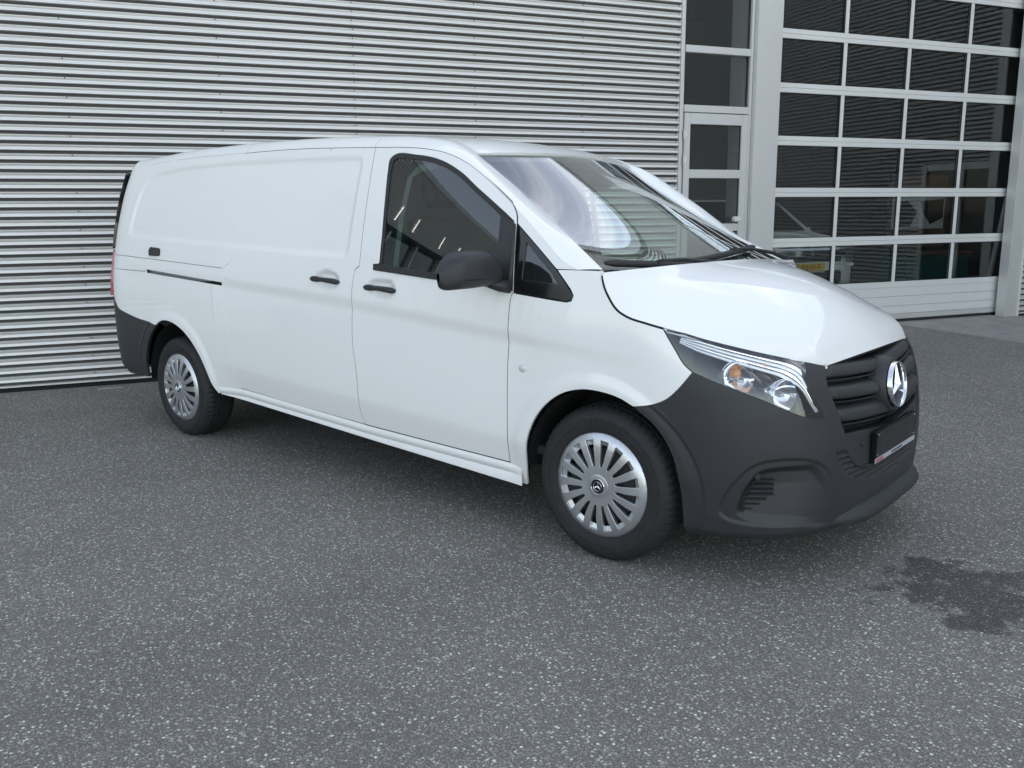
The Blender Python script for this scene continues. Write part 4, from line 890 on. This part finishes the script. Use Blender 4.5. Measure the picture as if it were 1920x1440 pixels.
# end blocks of the blades (black)
pcP = [(wedge(.598),.598)]+curvy([(1.042,.526),(1.072,.486),(1.12,.452),(1.2,.438)])+[(1.35,.432),(WC,.430),(WC,.560),(1.35,.572),(1.15,.590)]
panel('plate_carrier', pcP, plastic, van, side=3, gap=.003, off=-.008, flange=.05, step=.02)
for sd in (1, -1):
    p_ = fr3(1.149, .534, .004)*np.array([1, sd, 1]); MB().lathe([(0,.004),(.011,.004),(.013,.002),(.013,-.01)], 'x', 20, p_).build('parking_sensor', plastic, van, smooth=True, sharp=40)
    p_ = fr3(.631, .470, .010)*np.array([1, sd, 1]); n_ = np.array([.62, -.78*sd, 0])
    s_ = MB().lathe([(0,.006),(.004,.006),(.005,.004),(.009,.004),(.0105,.007),(.0125,.007),(.0135,-.02)], 'x', 24).build('parking_sensor', plastic, van, smooth=True, sharp=40)
    s_.location = p_; s_.rotation_euler = (0, 0, math.atan2(n_[1], n_[0]))
    for k in range(9):                                               # louvres in the corner pocket
        z = .447-.0195*k; wl = float(np.interp(z, [.28,.365,.414,.463], [.585,.572,.588,.617]))+.004; wr = .70 if k < 4 else .70-(k-3)*.026
        if wr-wl < .02: continue
        P = []
        for w in np.linspace(wl, wr, 6):
            q = .030*float(sst((w-wl)/.02))+.006
            P.append([fr3(w, z-.004, q+.006), fr3(w, z-.006, q-.006), fr3(w, z, q-.008), fr3(w, z+.003, q+.006)])
        MB().grid(np.array(P)*[1, sd, 1]).build('louvre', plastic, van, smooth=True, sharp=40)
# number plate holder
pl = MB().box(.876, .893, -.262, .262, .434, .572).build('number_plate_holder', gloss, van, bevel=.006)
MB().box(.8931, .8952, -.250, .250, .462, .566).build('plate_back', plate_blk, pl, bevel=.001)
MB().box(.8931, .8960, -.258, .258, .437, .458).build('plate_strip', greyp, pl, bevel=.001)
MB().box(.8961, .8966, -.252, -.165, .440, .455).build('strip_print', redp, pl); MB().box(.8961, .8966, -.06, .08, .444, .451).build('strip_print', trim, pl)
for y in (-.236, .236):
    for z in (.470, .556): MB().lathe([(0,.0),(.004,.0),(.004,-.004)], 'x', 10, (.8985, y, z)).build('plate_screw', chrome, pl, smooth=True, sharp=40)
# star badge
def star(parent, c, r, mring, mstar, axis_rot, name, depth=.012, ringw=.06, join=False):
    root = MB(); root.lathe([(r*(1-2*ringw), -.002), (r*(1-1.6*ringw), depth*.75), (r*(1-ringw), depth), (r*(1-.35*ringw), depth*.75), (r, -.002)], 'x', 64)
    o = root.build(name, mring, parent, smooth=True); o.location = c; o.rotation_euler = axis_rot
    s_ = MB()
    for k in range(3):
        a = math.pi/2+k*2*math.pi/3; tip = (depth*.35, r*(1-1.6*ringw)*math.cos(a), r*(1-1.6*ringw)*math.sin(a)); cen = (depth*1.1, 0, 0)
        b1 = (depth*.1, r*.20*math.cos(a+math.pi/3), r*.20*math.sin(a+math.pi/3)); b2 = (depth*.1, r*.20*math.cos(a-math.pi/3), r*.20*math.sin(a-math.pi/3))
        s_.add([cen, tip, b1, b2], [(0, 1, 2), (0, 3, 1)])
    if join:
        o.data.transform(Matrix.Identity(4)); q = s_.build('star_point', mstar, None); q.parent = parent; q.location = c; q.rotation_euler = axis_rot
    else: q = s_.build('star_point', mstar, o)
    return o
hub_ = MB().lathe([(0,-.003),(.098,-.003),(.108,-.010),(.118,-.035),(.124,-.07)], 'x', 48, (0, 0, 0)).build('badge_mount', plastic, van, smooth=True); hub_.location = (.872, 0, .728); hub_.rotation_euler = (0, R(-7), 0); hub_.scale = (1, 1, 1.05)
MB().lathe([(0,.0),(.095,.0)], 'x', 48).build('badge_backing', lampblack, van).location = (.873, 0, .728)
bpy.data.objects['badge_backing'].rotation_euler = (0, R(-7), 0)
star(van, (.875, 0, .728), .099, chrome, chrome, (0, R(-7), 0), 'star_badge', .018, .040)
# --- headlamps ---
hlP = eHLr+eHLb[1:]+eHLf[1:]+[(.747,.903),(.631,.931),(.492,.966),(.359,1.003)]
for sd in (0, 1):
    s = (1, -1)[sd]; fl = np.array([1, s, 1])
    hl = panel('headlamp', hlP, g_clear, van, gap=.002, off=.0, flange=0, side=sd, step=.016)
    # black bowl
    hlP2 = inset(hlP, .005)
    A_ = np.array(dense(hlP2, .02)); rim = surf(A_[:, 0], A_[:, 1])-nrm(surf, A_[:, 0], A_[:, 1])*.003; cw = A_.mean(0)
    b_ = cw+(A_-cw)*.86; bot = surf(b_[:, 0], b_[:, 1])-nrm(surf, b_[:, 0], b_[:, 1])*.105; n = len(A_)
    b2 = cw+(A_-cw)*.4; bot2 = surf(b2[:, 0], b2[:, 1])-nrm(surf, b2[:, 0], b2[:, 1])*.125; cc_ = (surf(cw[0], cw[1])-nrm(surf, cw[0:1], cw[1:2])[0]*.13)
    V = np.concatenate([rim, bot, bot2, cc_[None]])*fl; F = [(i, (i+1) % n, n+(i+1) % n, n+i) for i in range(n)]+[(n+i, n+(i+1) % n, 2*n+(i+1) % n, 2*n+i) for i in range(n)]+[(2*n+i, 2*n+(i+1) % n, 3*n) for i in range(n)]
    mesh('lamp_bowl', V, F, lampblack, hl)
    # rubber edge
    A_ = np.array(dense(hlP, .015)); MB().tube((surf(A_[:, 0], A_[:, 1])-nrm(surf, A_[:, 0], A_[:, 1])*.004)*fl, .0045, 6, cap=False).build('lamp_seal', rubber, hl, smooth=True)
    # day running strip under the top edge, running down the front edge
    top = curvy([(.345,.982),(.50,.940),(.65,.900),(.750,.868),(.797,.838),(.822,.795),(.846,.745),(.868,.704)], .01); wid = np.interp(np.linspace(0, 1, len(top)), [0,.1,.5,.68,.8,1], [.013,.024,.032,.040,.020,.008])
    for k_, (o0, o1, mm) in enumerate(((0, .22, chrome), (.26, .48, chrome), (.52, .74, chrome), (.78, 1.0, chrome))):
        row = []
        for i, (w, z) in enumerate(top):
            j = min(i+1, len(top)-1); i0 = max(i-1, 0); d = np.array(top[j])-np.array(top[i0]); d /= np.linalg.norm(d); q = np.array((-d[1], d[0]))*-1
            a_ = np.array((w, z))+q*wid[i]*(o0*2-1)*.9; b_ = np.array((w, z))+q*wid[i]*(o1*2-1)*.9; m_ = (a_+b_)/2
            row.append([fr3(*a_, .020), fr3(*m_, .013), fr3(*b_, .020)])
        MB().grid(np.array(row)*fl).build('light_strip', striplight if k_ % 2 else chrome, hl, smooth=True)
    # two round reflectors
    for (w, z, r, om) in ((.548, .850, .066, True), (.722, .782, .060, False)):
        c = fr3(w, z, .050); n_ = nrm(surf, np.array(w), np.array(z)); ax = Vector((max(.75, n_[0]), n_[1]*.55, 0)).normalized(); ax.y *= 1
        q = MB().lathe([(.010,-.034),(.022,-.028),(.040,-.012),(r*.93,.016),(r,.032),(r*1.04,.028),(r*1.04,-.03)], 'x', 36).build('reflector', chrome, hl, smooth=True, sharp=60)
        q.location = c*fl; q.rotation_euler = (0, 0, math.atan2(ax.y*s, ax.x))
        k = MB().lathe([(0,.016),(.006,.014),(.009,.004),(.009,-.03)], 'x', 14).build('bulb', steel, hl, smooth=True); k.location = c*fl; k.rotation_euler = q.rotation_euler
        if om:
            k = MB().lathe([(.0,.02),(.012,.018),(.02,.006),(.024,-.01)], 'x', 16).build('indicator_bulb', orange, hl, smooth=True); k.location = Vector(c*fl)+Vector((.0, .010, .018)); k.rotation_euler = q.rotation_euler
    k = MB().lathe([(0,.006),(.008,.004),(.010,-.01)], 'x', 14).build('side_marker', orange, hl, smooth=True); k.location = fr3(.655, .893, .018)*fl; k.scale = (1, .6, 1)
    # strips of sheet body between lamp and bonnet are in the bumper; fill behind
# --- wipers ---
def wpt(b, s_, off=.02):
    p = wscr(np.array(b), np.array(abs(s_))); p = p.copy()
    if s_ > 0: p[1] = -p[1]
    return Vector(p)+Vector((.5, 0, .86))*off
for (s0, s1, b0, b1, piv) in ((-.98, -.42, .03, .035, -.10), (-.50, .60, .05, .16, .93)):
    ss = np.linspace(s0, s1, 14); bl = [wpt(b0+(b1-b0)*math.sin(math.pi*.5*(k/13)), s_, .016) for k, s_ in enumerate(ss)]
    w_ = MB().tube(bl, [.008]+[.015]*12+[.008], 8).build('wiper', rubber, van, smooth=True)
    m_ = bl[7]; pv = wpt(.0, piv, .012)
    MB().tube([m_+Vector((0, 0, .016)), m_*.7+pv*.3+Vector((0, 0, .028)), m_*.3+pv*.7+Vector((0, 0, .022)), pv], [.006,.008,.010,.013], 8).build('wiper_arm', rubber, w_, smooth=True)
    MB().box(-.012, .012, -.022, .022, -.006, .018).build('wiper_clip', rubber, w_, bevel=.004).location = m_
MB().grid([[wpt(.0, s_, -.03)+Vector((dx, 0, dz)) for dx, dz in ((-.02, .03), (.04*(1-abs(s_)**3), -.005), (.11*(1-abs(s_)**2.5), .0-.03*abs(s_)**3))] for s_ in np.linspace(-1, 1, 30)]).build('cowl', rubber, van, smooth=True)
# --- mirrors ---
for sd in (1, -1):
    n1, n2 = 40, 26; V = []; F = []
    cx_, cz_ = -.548, 1.226
    for i in range(n2+1):
        v = i/n2; yy = -.960-.335*v                         # from the door outwards
        top = float(np.interp(v, [0,.05,.16,.30,.5,.74,.88,.96,1], [-.012,.022,.060,.079,.083,.074,.048,.018,-.010])); bot = -float(np.interp(v, [0,.05,.5,.9,.97,1], [.030,.068,.078,.082,.070,.045]))
        hx = float(np.interp(v, [0,.05,.15,.5,.8,.93,1], [.020,.050,.066,.072,.064,.040,.008])); tz = top; bz = bot
        for k in range(n1):
            t = 2*math.pi*k/n1; c_, s_ = math.cos(t), math.sin(t)
            q = 3.0; rr_ = 1/((abs(c_))**q+(abs(s_))**q)**(1/q)
            X_ = hx*rr_*c_*(1.15 if c_ > 0 else .8); Z_ = (tz+bz)/2+(tz-bz)/2*rr_*s_
            V.append((cx_+X_-.015*(v-.5)-.02*max(0, v-.6), yy*sd, cz_+Z_+.006*(v-.5)))
    for i in range(n2):
        for k in range(n1): F.append((i*n1+k, i*n1+(k+1) % n1, (i+1)*n1+(k+1) % n1, (i+1)*n1+k))
    mh = MB().add(V, F).build('wing_mirror', plastic, van, smooth=True)
    MB().box(-.604, -.598, -1.03, -1.23, 1.170, 1.275).build('mirror_glass', mirror_sil, mh, bevel=.002).scale = (1, sd, 1)
    MB().tube([(cx_+.03, -1.03*sd, 1.165), (-.50, -.985*sd, 1.150), (-.475, -.945*sd, 1.145)], [.022,.026,.03], 12).build('mirror_arm', plastic, mh, smooth=True)
    MB().tube([(-.468, -.952*sd, 1.135), (-.466, -.950*sd, 1.20), (-.470, -.925*sd, 1.34), (-.478, -.905*sd, 1.405)], [.012,.011,.008,.005], 10).build('mirror_foot', plastic, mh, smooth=True)
    P = []
    for t in np.linspace(0, 2*math.pi, 41): P.append((cx_+.075*math.cos(t)+.003, (-1.125+.150*math.sin(t))*sd, 1.188))
    MB().tube(P, .0018, 5, cap=False).build('mirror_joint', dark, mh, smooth=True)
# --- handles, lamps, badges on the flanks ---
for sd in (1, -1):
    for x0, x1, z0, z1, pr_ in ((-1.890,-1.650,1.124,1.114, slid), (-1.445,-1.210,1.098,1.090, door)):
        xs = np.linspace(x0, x1, 13); P = []
        for i, x in enumerate(xs):
            k = i/12; z = z0+(z1-z0)*k+.004*math.sin(k*math.pi); hh = float(np.interp(k, [0,.04,.30,.36,.5,.8,.96,1], [.006,.014,.017,.012,.0125,.015,.015,.006])); out_ = float(np.interp(k, [0,.05,.3,.7,.95,1], [.010,.016,.024,.024,.018,.008]))
            y = float(half(np.array(x), np.array(z+.075)))+.0; y0 = max(float(half(np.array(x), np.array(z-.07))), y)-.004
            P.append([(x, -(y0+out_+dy)*sd, z+dz) for dy, dz in ((-.012, hh), (-.003, hh*.8), (0, 0), (-.003, -hh*.8), (-.012, -hh), (-.020, 0))])
        P = np.array(P); b_ = MB(); nP = len(P); m6 = 6
        b_.add(P.reshape(-1, 3).tolist(), [(i*6+j, i*6+(j+1) % 6, (i+1)*6+(j+1) % 6, (i+1)*6+j) for i in range(nP-1) for j in range(6)]+[(0,1,2,3,4,5), tuple((nP-1)*6+j for j in range(6))])
        b_.build('door_handle', rubber if False else plastic, pr_[0 if sd == 1 else 1], smooth=True, sharp=50)
    y = float(half(np.array(-.40), np.array(.793)))
    o = MB().lathe([(0,-.006),(.012,-.0055),(.019,-.003),(.021,.002)], 'y', 24).build('indicator_repeater', replens, van, smooth=True); o.location = (-.398, -y*sd, .793); o.scale = (1, sd, .85)
    if sd == 1: pass
P_ = [(-3.675,1.205),(-3.682,1.240),(-3.665,1.258),(-3.565,1.253),(-3.552,1.245),(-3.549,1.215),(-3.562,1.205)]
panel('hinge_cover', P_, plastic, van, gap=0, off=.014, flange=.02, side=2, step=.02)
# sliding door rail, seen in its slot
for sd in (1, -1):
    y = float(half(np.array(-3.3), np.array(1.08)))
    MB().box(-3.74, -2.78, -(y-.028)*sd, -(y-.034)*sd, 1.02, 1.13).build('slide_rail', steel, van)
# --- tail ---
def tailfn(w, z): return surf(w, z)
panel('tailgate', [(-4.170,.905),(-4.19,1.1),(-4.195,1.35),(-4.18,1.55),(-4.145,1.70),(-4.10,1.776),(-4.3,1.80),(XR-math.pi/2*KR,1.81),(XR-math.pi/2*KR,.50),(-4.6,.50),(-4.22,.85)][::-1], paint, van, side=3, gap=0, step=.03, off=-.004, flange=0)
panel('rear_window', [(-4.205,1.24),(-4.20,1.42),(-4.185,1.56),(-4.165,1.68),(-4.135,1.755),(-4.25,1.775),(-4.90,1.78),(-4.90,1.24)][::-1], gloss, van, side=2, gap=0, step=.03, off=.030, flange=.02)
panel('tail_lamp', [(-4.175,.91),(-4.190,1.0),(-4.198,1.15),(-4.20,1.225),(-4.32,1.225),(-4.31,.90)][::-1], red, van, side=2, gap=0, step=.02, off=.022, flange=.02)
rbP = eRB+eRA2[1:]+[(-3.96,.365),(-4.08,.352),(-4.16,.340),(-4.5,.325),(XR-math.pi/2*KR,.325),(XR-math.pi/2*KR,.56),(-4.6,.58),(-4.30,.80),(-4.2,.895)]
def rb_disp(w, z): 
    ra = np.hypot(w+3.44, z-.345); return -.004+.008*(1-sst((ra-.475)/.014))+.05*sst((.42-z)/.10)*sst((-3.95-w)/.3)
panel('rear_bumper', rbP, plastic, van, side=3, gap=.0, step=.010, bstep=.010, disp=rb_disp, flange=.02)
# --- wheels ---
RT0 = .333
def make_wheel():
    o = bpy.data.objects.new('wheel', None); COL.objects.link(o); o.parent = van
    Rt = .338
    # tyre profile (radius, y offset; y=0 is the outer sidewall plane, + towards the car)
    prof = [(.224,.004),(.232,-.004),(.246,-.008),(.262,-.0095),(.2625,-.011),(.287,-.0115),(.2875,-.0095),(.300,-.006),(.316,.004),(.326,.014),(.333,.026),(.337,.040),(.338,.052),(.331,.053),(.331,.061),(.3385,.062),(.339,.085),(.332,.086),(.332,.096),(.339,.097),(.339,.122),(.332,.123),(.332,.133),(.3385,.134),(.338,.160),(.333,.185),(.316,.207),(.28,.220),(.224,.215)]
    n = 240; V = []; F = []; m_ = len(prof)
    for k in range(n):
        t = 2*math.pi*k/n
        for j, (r, a) in enumerate(prof):
            g_ = (k % 4 == 0) and (9 <= j <= 12 or 15 <= j <= 16 or 19 <= j <= 20 or 23 <= j <= 25)
            t2 = t+(.012 if 9 <= j <= 12 else 0)*(j-10.5)*.8
            rr_ = r-(.0045 if g_ else 0)
            V.append((rr_*math.cos(t2), a, rr_*math.sin(t2)))
    for k in range(n):
        for j in range(m_-1): F.append((k*m_+j, k*m_+j+1, ((k+1) % n)*m_+j+1, ((k+1) % n)*m_+j))
    ty = MB().add(V, F).build('tyre', tyre, o, smooth=True, sharp=28)
    for word, a0 in (('VANSMART', 93), ('VANSMART', 273)):
        for i, ch in enumerate(word):
            a = R(a0+21-i*6.2); rad = .2745
            mw = Matrix.Translation((rad*math.cos(a), -.0118, rad*math.sin(a))) @ Matrix.Rotation(-(a-math.pi/2), 4, 'Y') @ Matrix.Rotation(math.pi/2, 4, 'X')
            text_mesh(ch, .029, tyre_text, o, 'sidewall_letter', mw, .0006)
    # steel rim behind the cover
    MB().lathe([(.222,.005),(.214,.02),(.205,.05),(.200,.12)], 'y', 48).build('rim', steel, o, smooth=True)
    MB().lathe([(.0,.030),(.07,.030),(.085,.040),(.105,.026),(.125,.026),(.150,.050),(.205,.060)], 'y', 48).build('rim', dark if False else steel, o, smooth=True)
    hb = MB()
    for k in range(16):
        a = 2*math.pi*(k+.5)/16+.1; hb = MB(); hb.box(-.017, .017, .024, .062, .158, .196); n8 = len(hb.V)-8
        hb.V[n8:] = [(x*math.cos(a)-z*math.sin(a), y-.0015, x*math.sin(a)+z*math.cos(a)) for x, y, z in hb.V[n8:]]; hb.build('rim_opening', dark, o)
    # wheel cover: dished face with sixteen slots
    def face(r): return float(np.interp(r, [0,.040,.055,.06,.09,.14,.19,.212,.222,.228,.231], [-.012,-.012,-.012,-.013,-.016,-.017,-.013,-.006,-.002,.002,.008]))
    outer = [(.2305*math.cos(t), .2305*math.sin(t)) for t in np.linspace(0, 2*math.pi, 129)[:-1]]
    slots = []
    for k in range(16):
        a = 2*math.pi*k/16; pts = []
        for r, d in ((.084,-.004),(.090,-.0075),(.11,-.0115),(.14,-.0155),(.17,-.0200),(.194,-.0235),(.200,-.020),(.200,.017),(.194,.0205),(.17,.0165),(.14,.0115),(.11,.0085),(.090,.0065),(.084,.004)):
            cv = -.16*((r-.09)/.10)**1.0*.10+.0; q = a+(d)/r+.35*(max(0, r-.09)**1.6)*1.2
            pts.append((r*math.cos(q), r*math.sin(q)))
        slots.append(pts)
    def ffn(u, v):
        r = np.hypot(u, v); y = np.interp(r, [0,.06,.09,.12,.15,.175,.195,.208,.218,.226,.231], [-.0195,-.0197,-.0200,-.0200,-.0190,-.0170,-.0135,-.009,-.004,.002,.009])
        P = np.stack([u, y, v], -1); return P
    cover = panel('wheel_cover', outer, silver, o, fn=ffn, holes=slots, gap=0, step=.008, bstep=.007, flange=.016)
    MB().lathe([(.030,-.0215),(.048,-.0220),(.0505,-.0212),(.0515,-.0190)], 'y', 64).build('hub_disc', silver, o, smooth=True, sharp=40)
    # bright ledge inside each slot, towards the rim
    lg = MB()
    for k in range(16):
        a = 2*math.pi*k/16; P = []
        for r, y in ((.150,.006),(.176,.001),(.203,-.008)):
            q0 = a-.023/r+.42*(max(0, r-.09)**1.6); q1 = a+.020/r+.42*(max(0, r-.09)**1.6)
            if r > .165: P.append([(r*math.cos(q), y, r*math.sin(q)) for q in np.linspace(q0, q1, 3)])
        if k == 0: lg.grid(P); led = lg.build('cover_ledge', silver, o, smooth=True)
        else: c_ = led.copy(); COL.objects.link(c_); c_.parent = o; c_.rotation_euler = (0, -a, 0)
    MB().lathe([(0,-.0215),(.024,-.0215),(.0245,-.0235),(.030,-.0240),(.031,-.019)], 'y', 40).build('centre_cap', gloss, o, smooth=True, sharp=30)
    st = star(o, (0, -.0215, 0), .0215, chrome, chrome, (0, 0, -math.pi/2), 'star_badge', .004, .06, True)
    MB().lathe([(.0305,-.019),(.0312,-.0248),(.0325,-.0248),(.033,-.019)], 'y', 40).build('cap_ring', chrome, o, smooth=True)
    MB().lathe([(0,.02),(.16,.02)], 'y', 40).build('brake_disc', trim, o)
    return o
def copy_tree(o, parent):
    c = o.copy(); COL.objects.link(c); c.parent = parent
    for ch in list(o.children): copy_tree(ch, c)
    return c
w0 = make_wheel(); w0.location = (0, -.925, RT0); w0.rotation_euler = (0, R(8), R(.6))
wl = [((-3.43, -.925, RT0), (0, R(31), 0)), ((0, .925, RT0), (0, R(12), math.pi)), ((-3.43, .925, RT0), (0, R(50), math.pi))]
for loc, rot in wl: c = copy_tree(w0, van); c.location = loc; c.rotation_euler = rot
MB().tube([(-.0, -.75, RT0), (0, .75, RT0)], .03, 10).build('axle', dark, van, smooth=True); MB().tube([(-3.43, -.75, RT0), (-3.43, .75, RT0)], .04, 10).build('axle', dark, van, smooth=True)

bpy.context.view_layer.update(); _seen = set()
def settle(o):
    for ch in o.children:
        if ch.name.startswith('wheel') and ch.type == 'EMPTY': continue
        if ch.type == 'MESH' and ch.data.name not in _seen:
            _seen.add(ch.data.name); mw = np.array(ch.matrix_world); n = len(ch.data.vertices); co_ = np.empty(n*3); ch.data.vertices.foreach_get('co', co_); co_ = co_.reshape(-1, 3)
            Pw = lean(co_ @ mw[:3, :3].T+mw[:3, 3]); inv = np.linalg.inv(mw); Pl = Pw @ inv[:3, :3].T+inv[:3, 3]
            ch.data.vertices.foreach_set('co', Pl.ravel()); ch.data.update()
        settle(ch)
settle(van)
